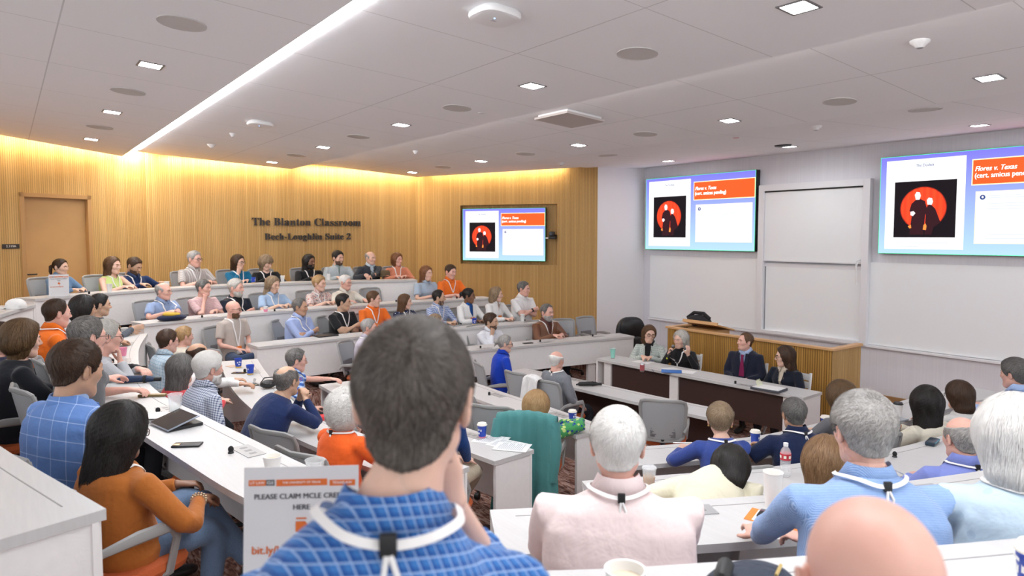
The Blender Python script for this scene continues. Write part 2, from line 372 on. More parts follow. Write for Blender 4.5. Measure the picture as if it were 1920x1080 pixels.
# serif wall lettering
def mathbold(s):
    o=''
    for ch in s:
        if 'A'<=ch<='Z':o+=chr(0x1D400+ord(ch)-65)
        elif 'a'<=ch<='z':o+=chr(0x1D41A+ord(ch)-97)
        elif '0'<=ch<='9':o+=chr(0x1D7CE+ord(ch)-48)
        else:o+=ch
    return o
LET=mat('dark_bronze_letters',(.035,.028,.03),.45,metal=.2)
pB=Vector((*A1,0));dB=(Vector((*B1,0))-pB).normalized();nB=Vector((dB.y,-dB.x,0))
def wall_text(body,xa,xb,yc,cap,lab):
    a=alongw(A1,B1,xa,yc);b=alongw(A1,B1,xb,yc);t=empty('wall_lettering',WP(pB,dB,nB,(a[0]+b[0])/2,(a[1]+b[1])/2),label=lab,cat='wall sign',group='room name lettering on the wood wall')
    o=text_mesh('lettering',mathbold(body),1,LET,t,None,ext=.0)
    xs=[v.co.x for v in o.data.vertices];ys=[v.co.y for v in o.data.vertices];w=max(xs)-min(xs);k=(b[0]-a[0])/w;cx=(max(xs)+min(xs))/2
    bm=bmesh.new();bm.from_mesh(o.data)
    for v in bm.verts:v.co=Vector(((v.co.x-cx)*k,v.co.y*k*cap,0))
    r=bmesh.ops.extrude_face_region(bm,geom=bm.faces[:]);bmesh.ops.translate(bm,verts=[x for x in r['geom'] if isinstance(x,bmesh.types.BMVert)],vec=(0,0,.03))
    bmesh.ops.recalc_face_normals(bm,faces=bm.faces[:])
    for v in bm.verts:v.co=dB*v.co.x+Vector((0,0,v.co.y))+nB*(v.co.z+.004)
    bm.to_mesh(o.data);bm.free();return t
wall_text('The Blanton Classroom',472,676,417,1.0,'dark raised serif lettering "The Blanton Classroom", upper line on the wood wall')
wall_text('Bech-Loughlin Suite 2',496,657,444,1.0,'dark raised serif lettering "Bech-Loughlin Suite 2", lower line on the wood wall')
# ------------------------------------------------------------------ floor and tiers
m=mat('carpet',(.2,.1,.08),.95,spec=.1);N,L=nt(m);b=N['Principled BSDF'];tc=N.new('ShaderNodeTexCoord')
mp=N.new('ShaderNodeMapping');mp.inputs['Rotation'].default_value=(0,0,.6);mp.inputs['Scale'].default_value=(14,3,3);L.new(tc.outputs['Object'],mp.inputs[0])
ns=N.new('ShaderNodeTexNoise');ns.inputs['Scale'].default_value=2.2;ns.inputs['Detail'].default_value=5;ns.inputs['Distortion'].default_value=1.5;L.new(mp.outputs[0],ns.inputs['Vector'])
cr=N.new('ShaderNodeValToRGB');L.new(ns.outputs['Fac'],cr.inputs[0]);e=cr.color_ramp.elements
e[0].position=.38;e[0].color=(.10,.05,.045,1);e[1].position=.62;e[1].color=(.46,.33,.29,1);q=e.new(.5);q.color=(.30,.15,.11,1)
L.new(cr.outputs[0],b.inputs['Base Color']);CARPET=m
tag(G().box((-4,-3,-.1),(11.2,14.6,0)).obj('floor',CARPET,smooth=False),kind='structure')
def rev(n):return lines(n,0)[::-1]
OUT={5:([(7.1,12.2),(8.05,12.95),(7.6,13.7)],[(3.4,-3)]),4:([(8.9,10.6),(9.35,10.9),(7.6,13.7)],[(5.6,0.2),(5.8,-3)]),
     3:([(9.0,9.05),(9.8,9.7),(9.8,10.2),(7.6,13.7)],[(8.4,1.7),(8.6,-3)]),2:([(9.2,7.95),(9.8,8.2),(9.8,10.2),(7.6,13.7)],[(9.9,2.6),(10,-3)])}
for k,(nn,mm,rr) in {5:('N4','M5','R5'),4:('N3','M4','R4'),3:('N2','M3','R3'),2:('N1','M2','R2')}.items():
    P=rev(nn)+rev(mm)+lines(rr,0)+OUT[k][0]+[(2.15,14.3),(-4,11.4),(-4,-3)]+OUT[k][1][::-1]
    tag(G().prism(P,0,FLZ[k]).obj('floor_tier',CARPET,smooth=False),kind='structure')
tag(G().prism([(4.6,7.45),(3.0,7.8),(3.0,4.1),(4.5,4.35),(4.6,5.5)],0,.1).obj('floor_platform',CARPET,smooth=False),kind='structure')
# ------------------------------------------------------------------ ceiling
def ceil_mat(name,px,py,col=(.87,.87,.885)):
    m=mat(name,col,.9,spec=.2);N,L=nt(m);b=N['Principled BSDF'];tc=N.new('ShaderNodeTexCoord');sx=N.new('ShaderNodeSeparateXYZ');L.new(tc.outputs['Object'],sx.inputs[0])
    fy=math_(N,L,'FRACT',math_(N,L,'DIVIDE',math_(N,L,'ADD',sx.outputs[1],100*1.345-py),1.345))
    a=math_(N,L,'LESS_THAN',fy,.006);c=math_(N,L,'LESS_THAN',math_(N,L,'ABSOLUTE',math_(N,L,'SUBTRACT',sx.outputs[0],px)),.005)
    L.new(mixc(N,L,math_(N,L,'MAXIMUM',a,c),col,tuple(x*.72 for x in col)),b.inputs['Base Color']);return m
ZC0=lambda x,y:2.64+1.50-.0735*(x-.36)
ZC1=lambda x,y:2.64+1.52-.0648*(x-2.0)
ZC2=lambda x,y:2.64+1.50-.0737*(x-4.7)
ZC3=lambda x,y:2.64+1.31+.0417*(x-7.6)
yA=lambda x:13.4+.49*(x-.2)-.3
yB=lambda x:14.355-.112*(x-2.15)-.26
for nm,P,z,mm in(('ceiling',[(-4,-3),(1.72,-3),(1.72,yA(1.72)),(-4,yA(-4))],ZC0,ceil_mat('ceiling_a',.36,5.87)),
              ('ceiling_slope',[(1.98,-3),(4.70,-3),(4.70,yB(4.7)),(2.3,yB(2.3)),(1.98,yB(1.98)-.1)],ZC1,ceil_mat('ceiling_b',3.30,5.72)),
              ('ceiling_slope',[(4.62,-3),(7.42,-3),(7.42,13.5),(4.62,yB(4.62))],ZC2,ceil_mat('ceiling_c',6.1,2.98)),
              ('ceiling_front',[(7.40,-3),(11.2,-3),(11.2,10.25),(9.8,10.25),(9.66,10.44),(9.42,10.36),(7.40,13.49)],ZC3,ceil_mat('ceiling_d',9.6,2.85))):
    lift=.05
    tag(G().prism(P,z,(lambda x,y,z=z:z(x,y)+lift)).obj(nm,mm,smooth=False),kind='structure')
tag(G().box((-4,-3,4.62),(11.2,14.6,4.7)).obj('ceiling_slab',WHITEP,smooth=False),kind='structure')
WARM=(1,.80,.50)
def cove(p,q,z,inw,power):
    """hidden warm LED strip in the gap between ceiling and wood wall"""
    p=Vector((*p,z));q=Vector((*q,z));d=(q-p).normalized();mid=(p+q)/2;n=Vector((d.y,-d.x,0))
    o=area('cove_light',mid+n*inw,(0,0,0),(q-p).length,.05,power,WARM)
    ez=(Vector((0,0,1))+n*.55).normalized();ex=d;ey=ez.cross(ex);o.matrix_world=Matrix.Translation(mid+n*inw)@Matrix((ex,ey,ez)).transposed().to_4x4()
    o['kind']='structure';return o
def onl(p,q,x):t=(x-p[0])/(q[0]-p[0]);return (x,p[1]+(q[1]-p[1])*t)
cove(onl(A0,A1,-3.4),onl(A0,A1,1.75),4.20,.16,40)
cove(onl(A1,B1,2.42),onl(A1,B1,4.72),4.12,.14,21)
cove(onl(A1,B1,4.95),onl(A1,B1,7.5),4.07,.14,23)
cove((7.72,13.49),(9.42,10.85),4.10,.14,21)
cove(onl(A0,A1,1.8),onl(A0,A1,2.1),4.2,.16,12)
# linear slot light
SLOT=mat('slot_light',(1,1,1),.5,emit=15,ecol=(.96,.98,1))
s=G();s.box((1.74,-3,4.155),(1.978,13.7,4.22));o=s.obj('linear_slot_light',SLOT,smooth=False);tag(o,'long continuous white linear light recessed in the ceiling slot','ceiling light')
# hidden cool strip above the step of the ceiling
o=area('step_cove_light',(4.66,5.5,4.085),(0,0,0),16,.03,28,(1,.97,.95));ex=Vector((0,1,0));ez=Vector((-1,0,-.05)).normalized();o.matrix_world=Matrix.Translation((4.74,5.5,4.09))@Matrix((ex,ez.cross(ex),ez)).transposed().to_4x4()
# ceiling fixtures: found where the pixel ray meets the sloping ceiling
PL={0:(ZC0,-.0735),1:(ZC1,-.0648),2:(ZC2,-.0737),3:(ZC3,.0417)}
def cpt(x,y,k):
    z,s=PL[k];n=Vector((-s,0,1)).normalized();return atplane(x,y,(5,5,z(5,5)),n),s
LAMP=mat('downlight_lens',(1,1,1),.5,emit=86,ecol=(.94,.97,1));LRIM=mat('downlight_rim',(.25,.24,.24),.4,metal=.5)
def ceil_mtx(c,s):return Matrix.Translation(c)@Matrix.Rotation(-math.atan(s),4,'Y')
PLN=['left bay','middle bay','right bay','front bay']
def downlight(x,y,k,lab):
    c,s=cpt(x,y,k);t=empty('square_downlight',c,label=lab,cat='ceiling light',group='square downlights');mm=ceil_mtx((0,0,0),s)
    g=G();r=.098;w=.018
    for a,b in(((-r,-r),(r,-r+w)),((-r,r-w),(r,r)),((-r,-r+w),(-r+w,r-w)),((r-w,-r+w),(r,r-w))):g.box((*a,-.006),(*b,.03),mtx=mm)
    g.obj('rim',LRIM,t,smooth=False);G().box((-r+w,-r+w,-.002),(r-w,r-w,.012),mtx=mm).obj('lens',LAMP,t,smooth=False)
DL=[(282,122,0,'left of the slot light, between the large speaker and the middle one'),(210,210,0,'left of the slot light, second nearest'),(171,261,0,'farthest left of the slot light, close to the wood wall'),
(998,161,1,'in the middle bay just before the square vent'),(752,234,1,'in the middle bay above the lettering wall'),(606,276,1,'in the middle bay, third along'),(510,304,1,'in the middle bay nearest the wood wall'),
(1498,13,1,'nearest of all, at the top of the picture'),(1855,146,2,'at the far right, below the dome sensor'),(1368,226,2,'right of centre, between two round speakers'),(1085,272,2,'beyond the square vent'),(902,302,2,'above the corner beside the wall screen'),(773,323,2,'farthest away of the right bay, by the wood wall'),
(1837,235,3,'above the right-hand screen'),(1480,275,3,'above the whiteboard, beside the black projector cap'),(1253,302,3,'above the left-hand front screen')]
for i,(X,Y,k) in enumerate([(1.1,3.9,0),(1.1,1.1,0),(1.1,-1.6,0),(-1.9,9.3,0),(-1.9,6.5,0),(-1.9,3.9,0),(4.03,-.4,1),(7.04,-.4,2),(10.4,.9,3)]):  # unseen lamps continuing the grid, added to brighten the far desk panels
    X_,s_=(X,Y),0;z,s=PL[k];c=Vector((X,Y,z(X,Y)));t=empty('unseen_downlight',c,kind='structure');mm=ceil_mtx((0,0,0),s)
    g=G();r=.098;w=.018
    for a,b in(((-r,-r),(r,-r+w)),((-r,r-w),(r,r)),((-r,-r+w),(-r+w,r-w)),((r-w,-r+w),(r,r-w))):g.box((*a,-.006),(*b,.03),mtx=mm)
    g.obj('rim',LRIM,t,smooth=False);G().box((-r+w,-r+w,-.002),(r-w,r-w,.012),mtx=mm).obj('lens',LAMP,t,smooth=False)
for x,y,k,l in DL:downlight(x,y,2 if k==2 else k,'lit square downlight '+l)
SPK=mat('speaker_grille',(.60,.575,.55),.8,bump=.4,bscale=300);SPR=mat('speaker_ring',(.58,.56,.54),.7)
SP=[(341,43,0,'largest of the left bay, near the top edge'),(240,171,0,'second of the left bay'),(187,238,0,'farthest of the left bay'),(1195,100,1,'nearest of the middle bay'),(857,202,1,'second of the middle bay, next to the sprinkler'),(672,256,1,'third of the middle bay'),(556,291,1,'farthest of the middle bay'),
(1574,190,2,'nearest of the right bay'),(1210,251,2,'beyond the square vent'),(985,288,2,'third of the right bay'),(830,313,2,'farthest of the right bay'),(1735,205,3,'bluish, above the right-hand screen'),(1140,291,3,'at the front beside the wall corner')]
for x,y,k,l in SP:
    c,s=cpt(x,y,k);t=empty('ceiling_speaker',c,label='flat round grey ceiling speaker, '+l,cat='speaker',group='round ceiling speakers');mm=ceil_mtx((0,0,0),s)
    g=G();g.tube([mm@Vector((0,0,.01)),mm@Vector((0,0,-.006))],.150,n=40);g.obj('grille',SPK,t)
    g=G();V=[];n=40
    for r,z in((.150,.01),(.150,-.008),(.157,-.008),(.157,.01)):
        for j in range(n):V.append(mm@Vector((r*math.cos(2*PI*j/n),r*math.sin(2*PI*j/n),z)))
    g.add(V,[(i*n+j,i*n+(j+1)%n,((i+1)%4)*n+(j+1)%n,((i+1)%4)*n+j) for i in range(4) for j in range(n)]);g.obj('ring',SPR,t)
WP_=mat('white_plastic',(.8,.8,.8),.4)
for x,y,k,r,lab in((928,22,1,.155,'large white rounded wireless access point near the top edge'),(488,229,1,.155,'white rounded wireless access point further down the ceiling')):
    c,s=cpt(x,y,k);t=empty('wireless_access_point',c,label=lab,cat='access point',group='wireless access points');mm=ceil_mtx((0,0,0),s)
    g=G();V=[];n=40
    for q,z in((.9,.0),(.98,-.012),(1,-.03),(.95,-.048),(.8,-.055)):
        for j in range(n):
            a=2*PI*j/n;V.append(mm@Vector((r*q*math.copysign(abs(math.cos(a))**.6,math.cos(a)),r*q*math.copysign(abs(math.sin(a))**.6,math.sin(a)),z)))
    g.add(V,[(i*n+j,i*n+(j+1)%n,(i+1)*n+(j+1)%n,(i+1)*n+j) for i in range(4) for j in range(n)]+[tuple(4*n+j for j in range(n))]);g.obj('housing',WP_,t)
    g=G();g.tube([mm@Vector((-.02,-.03,-.054)),mm@Vector((-.02,-.03,-.058))],.006);g.obj('status_light',mat('blue_led',(.2,.4,1),.5,emit=3),t)
    g=G();g.box((-.02,.0,-.057),(.02,.025,-.053),mtx=mm);g.obj('badge_mark',mat('grey_mark',(.5,.5,.52),.5),t)
c,s=cpt(1068,218,2);mm=ceil_mtx((0,0,0),s);t=empty('square_air_vent',c,label='square flat ceiling air diffuser with a bright raised edge',cat='vent')
G().box((-.30,-.30,-.055),(.30,.30,-.03),mtx=mm).obj('diffuser_plate',mat('vent_plate',(.50,.45,.43),.7),t,smooth=False);G().box((-.27,-.27,-.03),(.27,.27,.02),mtx=mm).obj('neck',WHITEP,t,smooth=False)
for x,y,k,lab in((1725,77,2,'white conical dome sensor at the right of the ceiling'),(1530,236,3,'small white conical sensor near the front wall'),(779,283,2,'tiny white ceiling sensor above the wood corner'),(436,250,1,'tiny white ceiling sensor beside the wireless access point'),(397,271,1,'small white smoke detector left of the middle bay lights'),(1052,305,3,'dark rimmed ceiling sensor above the wall screen')):
    c,s=cpt(x,y,k);t=empty('ceiling_sensor',c,label=lab,cat='sensor');r=.07 if x not in(779,436) else .045
    G().lathe([(r,.005),(r*.95,-.012),(r*.55,-.035),(r*.4,-.05),(0.001,-.052)][::-1],24).obj('housing',WP_,t);G().lathe([(.001,-.055),(r*.3,-.054),(r*.3,-.048)],16).obj('eye',mat('grey_eye',(.25,.25,.27),.4),t)
c,s=cpt(1468,272,3);t=G().lathe([(.001,-.03),(.12,-.02),(.13,.01)],24).obj('round_black_fixture',BLKP,loc=c);tag(t,'round black ceiling fixture beside a downlight near the front wall','ceiling fixture')
for x,y,k,lab in((903,211,1,'tiny white sprinkler cover beside a round speaker'),(1380,258,3,'tiny reddish sprinkler cover near the front')):
    c,s=cpt(x,y,k);tag(G().lathe([(.001,-.012),(.035,-.008),(.04,.0)],20).obj('sprinkler_cover',mat('cover_'+lab[5:8],(.7,.7,.7) if k==1 else (.7,.4,.4),.5),loc=c),lab,'sprinkler',group='sprinkler covers')
# ================================================================== FRONT WALL: screens, boards, counter
BOARD=mat('whiteboard_white',(.89,.91,.93),.28,spec=.4);ALU=mat('white_frame',(.82,.82,.85),.4);DKC=mat('dark_gap',(.02,.02,.02),.7)
WX=11.2
def yz(x,y,X=WX):p=atX(x,y,X);return p.y,p.z
def panel(name,y0,y1,z0,z1,x0,x1,m,par=None,bev=0):
    return G().box((x0,min(y0,y1),z0),(x1,max(y0,y1),z1),bev=bev).obj(name,m,par,smooth=False)
ztop=yz(1221,479)[1];zbot=yz(1217,595)[1];yl=yz(1221,500)[0];ya=yz(1425,500)[0];yb=yz(1634,500)[0]
for (a,b,lab) in((yl,ya,'fixed matte whiteboard left of the sliding board, below the left screen'),(yb,1.4,'fixed matte whiteboard right of the sliding board, below the right screen')):
    t=panel('whiteboard',a,b,zbot+.02,ztop,WX-.035,WX-.001,BOARD);tag(t,lab,'whiteboard',group='fixed whiteboards')
t=G().box((WX-.09,1.4,zbot-.025),(WX,yl,zbot+.012),bev=.005).obj('marker_tray',ALU,smooth=False);tag(t,'long white marker tray running under all the whiteboards','tray')
# vertical sliding board
f0,f1=yz(1430,349),yz(1639,334);fy0,fy1=f0[0],f1[0];ft=(f0[1]+f1[1])/2
t=empty('sliding_whiteboard',(WX,(fy0+fy1)/2,zbot),label='tall framed vertical sliding whiteboard of two panels between the screens',cat='whiteboard')
g=G();w=.11
def bx(a,b):g.box((a[0]-WX,a[1]-(fy0+fy1)/2,a[2]-zbot),(b[0]-WX,b[1]-(fy0+fy1)/2,b[2]-zbot),bev=.004)
bx((WX-.12,fy0-w,zbot),(WX,fy0,ft));bx((WX-.12,fy1,zbot),(WX,fy1+w,ft));bx((WX-.12,fy1+w,ft-w),(WX,fy0-w,ft));bx((WX-.12,fy1+w,zbot),(WX,fy0-w,zbot+.06))
g.obj('frame',ALU,t,smooth=False)
zm=(yz(1441,488)[1]);
def loc(a):return(a[0]-WX,a[1]-(fy0+fy1)/2,a[2]-zbot)
G().box(loc((WX-.10,fy1+w,ft-w-.025)),loc((WX-.05,fy0-w,ft-w))).obj('shadow_gap',DKC,t,smooth=False)
G().box(loc((WX-.085,fy1+w+.005,zm)),loc((WX-.06,fy0-w-.005,ft-w-.02))).obj('upper_panel',BOARD,t,smooth=False)
g=G();g.box(loc((WX-.095,fy1+w+.005,zm-.012)),loc((WX-.055,fy0-w-.005,zm+.012)));g.obj('panel_rail',ALU,t,smooth=False)
G().box(loc((WX-.05,fy1+w+.03,zbot+.06)),loc((WX-.03,fy0-w-.03,zm-.05))).obj('lower_panel',BOARD,t,smooth=False)
g=G();g.box(loc((WX-.055,fy1+w,zm-.11)),loc((WX-.03,fy0-w,zm-.05)));g.obj('lower_rail',ALU,t,smooth=False)
hy=yz(1611,512,WX-.1);g=G();g.tube([loc((WX-.09,hy[0],hy[1]+.22)),loc((WX-.14,hy[0]+.02,hy[1]+.2)),loc((WX-.15,hy[0]+.03,hy[1]+.1)),loc((WX-.13,hy[0]+.02,hy[1]-.05)),loc((WX-.14,hy[0]+.02,hy[1]-.18))],(.014),n=8);g.obj('pull_strap',WP_,t)
# slide shown on every screen

def _em(n,c,s):
    if n in M:return M[n]
    m=bpy.data.materials.new(n);N,L=nt(m);M[n]=m;b=N['Principled BSDF'];b.inputs['Base Color'].default_value=(.004,.004,.004,1);b.inputs['Roughness'].default_value=.7;b.inputs['Specular IOR Level'].default_value=.1
    b.inputs['Emission Color'].default_value=(*c,1);b.inputs['Emission Strength'].default_value=s;return m
def grad(n,a,b,s):
    m=_em(n,a,s);N,L=nt(m);uv=N.new('ShaderNodeUVMap');sx=N.new('ShaderNodeSeparateXYZ');L.new(uv.outputs[0],sx.inputs[0]);L.new(mixc(N,L,sx.outputs[1],b,a),N['Principled BSDF'].inputs['Emission Color']);return m
def red_curtain(s):
    m=_em('screen_curtain',(.8,.03,.01),s);N,L=nt(m);uv=N.new('ShaderNodeUVMap');sx=N.new('ShaderNodeSeparateXYZ');L.new(uv.outputs[0],sx.inputs[0])
    dx=math_(N,L,'SUBTRACT',sx.outputs[0],.48);dy=math_(N,L,'SUBTRACT',sx.outputs[1],.52)
    r=math_(N,L,'SQRT',math_(N,L,'ADD',math_(N,L,'POWER',dx,2),math_(N,L,'POWER',dy,2)))
    mr=N.new('ShaderNodeMapRange');mr.inputs[1].default_value=.38;mr.inputs[2].default_value=.35;mr.inputs[3].default_value=0;mr.inputs[4].default_value=1;L.new(r,mr.inputs[0])
    w=math_(N,L,'MULTIPLY_ADD',math_(N,L,'SINE',math_(N,L,'MULTIPLY',sx.outputs[0],60)),.15,.85)
    cut=math_(N,L,'GREATER_THAN',sx.outputs[1],.22)
    f=math_(N,L,'MULTIPLY',math_(N,L,'MULTIPLY',mr.outputs[0],w),cut);L.new(mixc(N,L,f,(.006,.004,.006),(.85,.05,.015)),N['Principled BSDF'].inputs['Emission Color']);return m
EW=.9
SM=dict(bg=grad('screen_background',(.235,.215,.98),(.50,.76,1.0),.74),white=_em('screen_white',(1,1,1),EW),red=red_curtain(1.3),or_=_em('screen_orange',(1,.10,.02),.95),
        cream=_em('screen_cream',(1,.75,.42),1.1),suit=_em('screen_suit',(.03,.008,.012),1),face=_em('screen_face',(.9,.75,.78),1),txt=_em('screen_text_white',(1,1,1),1.4),navy=_em('screen_text_navy',(.03,.06,.2),1),
        faint=_em('screen_text_faint',(.62,.66,.78),.9),green=_em('screen_edge_green',(.1,.75,.35),1),ember=_em('screen_ember',(.9,.25,.05),1))
def screen(name,mtx,W,Hh,depth,lab,edge=.012):
    """mtx: local x = right, y = up, z = out of the wall, origin = lower left corner of the picture"""
    t=empty(name,mtx.translation,label=lab,cat='screen');R=Matrix.Translation(-mtx.translation)@mtx
    def q(n,u0,v0,u1,v1,m,lay):
        x0,x1=u0*W,u1*W;y0,y1=(1-v1)*Hh,(1-v0)*Hh;z=.001*lay
        g=G().add([R@Vector(p) for p in((x0,y0,z),(x1,y0,z),(x1,y1,z),(x0,y1,z))],[(0,1,2,3)]);me=g.mesh(n,[m],False,False);uv=me.uv_layers.new(name='UVMap')
        for i,c in enumerate(((0,0),(1,0),(1,1),(0,1))):uv.data[i].uv=c
        o=bpy.data.objects.new(n,me);C.objects.link(o);o.parent=t;return o
    def poly(n,P,m,lay,par):
        V=[R@Vector((u*W,(1-v)*Hh,.001*lay)) for u,v in P];g=G().add(V,[tuple(range(len(V)))]);return g.obj(n,m,par,smooth=False,fix=False)
    G().box((-edge,-edge,-depth),(W+edge,Hh+edge,-.0005),mtx=R,bev=.004).obj('casing',BLKP,t,smooth=False)
    q('picture_edge',-.003,-.005,1.003,1.005,SM['green'],.5)
    bg=q('slide_background',0,0,1,1,SM['bg'],1)
    q('slide_page',.033,.04,.446,.955,SM['white'],2.5);ph=q('slide_photo',.082,.262,.405,.835,SM['red'],3.5)
    U=lambda a:.082+a*.323;Vv=lambda b:.262+b*.573
    def fig(P,m,l):poly('figure',[(U(a),Vv(b)) for a,b in P],m,l,ph)
    fig([(.27,.95),(.30,.62),(.26,.52),(.29,.40),(.36,.33),(.44,.32),(.51,.36),(.55,.50),(.52,.62),(.50,.95)],SM['suit'],4)
    fig([(.36,.33),(.34,.24),(.37,.19),(.42,.20),(.44,.26),(.42,.33)],SM['face'],4.5)
    fig([(.52,.95),(.53,.55),(.55,.44),(.60,.41),(.68,.50),(.77,.74),(.66,.82),(.63,.95)],SM['suit'],4.2)
    fig([(.55,.42),(.54,.34),(.57,.30),(.62,.31),(.64,.37),(.62,.43)],SM['face'],4.6)
    fig([(.28,.54),(.33,.53),(.36,.57),(.32,.62),(.28,.60)],SM['face'],4.7)
    fig([(.49,.86),(.50,.78),(.53,.75),(.55,.80),(.54,.87)],SM['ember'],4.8);fig([(.27,.84),(.24,.80),(.29,.77),(.30,.83)],SM['ember'],4.1)
    q('title_border',.474,.085,1,.335,SM['cream'],2.5);ti=q('title_bar',.479,.095,.995,.325,SM['or_'],3)
    k=Hh/1.5
    def tx(n,body,u,v,size,m,par,shear=0,off=0,al='LEFT'):
        o=text_mesh(n,body,size*Hh,m,par,R@Matrix.Translation((u*W,(1-v)*Hh,.0055))@Matrix.Diagonal((.84,1,1,1)),al,0,shear,0)
        bm=bmesh.new();bm.from_mesh(o.data);k_=R.to_3x3()@Vector((size*Hh*.035,0,.0001));me2=o.data.copy();me2.transform(Matrix.Translation(k_));bm.from_mesh(me2);bm.to_mesh(o.data);bm.free();return o
    tx('title_text','Flores v. Texas',.487,.180,.066,SM['txt'],ti,.28,.0012);tx('title_text','(cert. amicus pending)',.487,.245,.066,SM['txt'],ti,0,.0012)
    tx('heading_text','The Docket',.24,.105,.042,SM['navy'],bg,0,.001,'CENTER')
    bx_=q('quote_border',.496,.395,.98,.895,SM['cream'],2.5);q('quote_box',.50,.40,.976,.888,SM['white'],3)
    poly('avatar',[(.529+.0135*math.cos(a*PI/8),.452+.024*math.sin(a*PI/8)) for a in range(16)],SM['navy'],4,bx_);poly('avatar_face',[(.529+.005*math.cos(a*PI/8),.45+.011*math.sin(a*PI/8)) for a in range(16)],SM['face'],4.5,bx_)
    g=G()
    def bar(u0,v0,u1,v1):g.add([R@Vector((a*W,(1-b)*Hh,.0045)) for a,b in((u0,v1),(u1,v1),(u1,v0),(u0,v0))],[(0,1,2,3)])
    for v,a,b in((.075,.2,.28),(.885,.085,.37),(.925,.085,.22),(.435,.553,.70),(.455,.553,.88),(.51,.55,.93),(.535,.55,.92),(.56,.55,.86),(.80,.56,.80),(.84,.55,.88)):bar(a,v,b,v+.009)
    g.obj('small_print',SM['faint'],bg,smooth=False,fix=False);return t
Mf=lambda o:Matrix(((0,0,-1,o[0]),(-1,0,0,o[1]),(0,1,0,o[2]),(0,0,0,1)))
XS=WX-.13
a=yz(1212,337.5,XS);b=yz(1414,471,XS);z0=(yz(1210,466,XS)[1]+b[1])/2;z1=(a[1]+yz(1414,318.6,XS)[1])/2
screen('front_screen',Mf((XS,a[0],z0)),a[0]-b[0],z1-z0,.12,'large front wall screen left of the whiteboard, whole slide visible');W1=a[0]-b[0]
a=yz(1650,385,XS);screen('front_screen',Mf((XS,a[0],z0+.01)),W1,z1-z0,.12,'large front wall screen at the right edge, cut off by the frame')
# wall screen in its recess
nn=nc;zz=pc+nn*.0
def onC(x,y,b=-.02):
    p=atplane(x,y,pc-nn*b,nn);return (p-pc).dot(dc),p.z
a=onC(868,392.5);b=onC(1022,390);zl=(onC(868,487)[1]+onC(1022,489.5)[1])/2;zu=(a[1]+b[1])/2
o=WP(pc,dc,nn,a[0],zl,-.02);mm=Matrix(((dc.x,0,nn.x,o.x),(dc.y,0,nn.y,o.y),(0,1,0,o.z),(0,0,0,1)))
screen('wall_screen',mm,b[0]-a[0],zu-zl,.06,'smaller screen set in a recess of the slatted wood wall',.015)
# camera beside it
c=onC(1035,443,-.06);o=WP(pc,dc,nn,c[0],c[1],-.06);t=empty('conference_camera',o,label='black conference camera beside the recessed wall screen',cat='camera')
cm=Matrix(((dc.x,0,nn.x,0),(dc.y,0,nn.y,0),(0,1,0,0),(0,0,0,1)))
G().box((-.07,-.06,-.06),(.09,.0,.06),mtx=cm,bev=.02).obj('base',BLKP,t);G().box((-.05,.0,-.04),(.06,.10,.06),mtx=cm,bev=.025).obj('camera_head',BLKP,t)
G().tube([cm@Vector((0,.05,.05)),cm@Vector((0,.05,.10))],.032,n=18).obj('lens',mat('lens_glass',(.02,.02,.03),.1),t);G().tube([cm@Vector((-.13,-.04,.02)),cm@Vector((-.07,-.04,.02))],.016).obj('cable',WP_,t)
G().box((-.06,-.03,-.19),(.06,.03,-.06),mtx=cm).obj('bracket',BLKP,t,smooth=False)
# ------------------------------------------------------------------ slatted counter
X0,X1,YA,YB,ZT=8.85,9.62,7.55,4.72,1.10
t=empty('teaching_counter',(X0,YB,0),label='long wooden teaching counter with slatted sides behind the panel table',cat='counter')
def lw(name,p,q,z0,z1,m,par,off):
    o,_,_,_=wall(name,p,q,z0,z1,m);o.location=(-off[0],-off[1],0);o.parent=par
    if 'kind' in o:del o['kind']
    return o
lw('slatted_front',(X0,YB),(X0,YA),0,ZT,OAKD,t,(X0,YB));lw('side_panel',(X1,YB),(X0,YB),0,ZT,OAK,t,(X0,YB));lw('side_panel',(X0,YA),(X1,YA),0,ZT,OAK,t,(X0,YB))
g=G()
def rb(a,b,z0,z1):g.box((a[0]-X0,a[1]-YB,z0),(b[0]-X0,b[1]-YB,z1),bev=.006)
rb((X0-.03,YB-.03),(X0+.06,YA+.03),ZT,ZT+.035);rb((X0+.06,YB-.03),(X1,YB+.06),ZT,ZT+.035);rb((X0+.06,YA-.06),(X1,YA+.03),ZT,ZT+.035);g.obj('top_rail',TRIMW,t,smooth=False)
g=G();g.box((.05,.03,.72),(X1-X0,YA-YB-.03,.76));g.obj('worktop',mat('counter_top',(.3,.17,.07),.4),t,smooth=False)
# lectern and bag on it
p=atX(1328,620,9.22);t=empty('tabletop_lectern',(9.22,p.y,1.10),label='slanted wooden lectern top standing on the slatted counter',cat='lectern')
mm=Matrix.Rotation(math.radians(14),4,'Y')
G().box((-.24,-.34,.06),(.22,.34,.085),mtx=mm,bev=.006).obj('reading_board',TRIMW,t,smooth=False);G().box((-.16,-.28,-.33),(.18,.28,.03)).obj('box',FRAMEW,t,smooth=False)
G().box((-.26,-.34,.06),(-.235,.34,.11),mtx=mm).obj('ledge',TRIMW,t,smooth=False)
p=atX(1309,610,9.5);g=G();g.ball((0,0,.06),(.14,.24,.11),n=20);g.tube([(0,-.22,.12),(0,-.1,.2),(0,.1,.2),(0,.24,.1)],.03);o=g.obj('black_bag',mat('black_fabric',(.012,.012,.016),.8,bump=.4,bscale=20),loc=(9.52,p.y,1.12));o.data=o.data;tag(o,'black soft bag lying behind the lectern on the counter','bag')
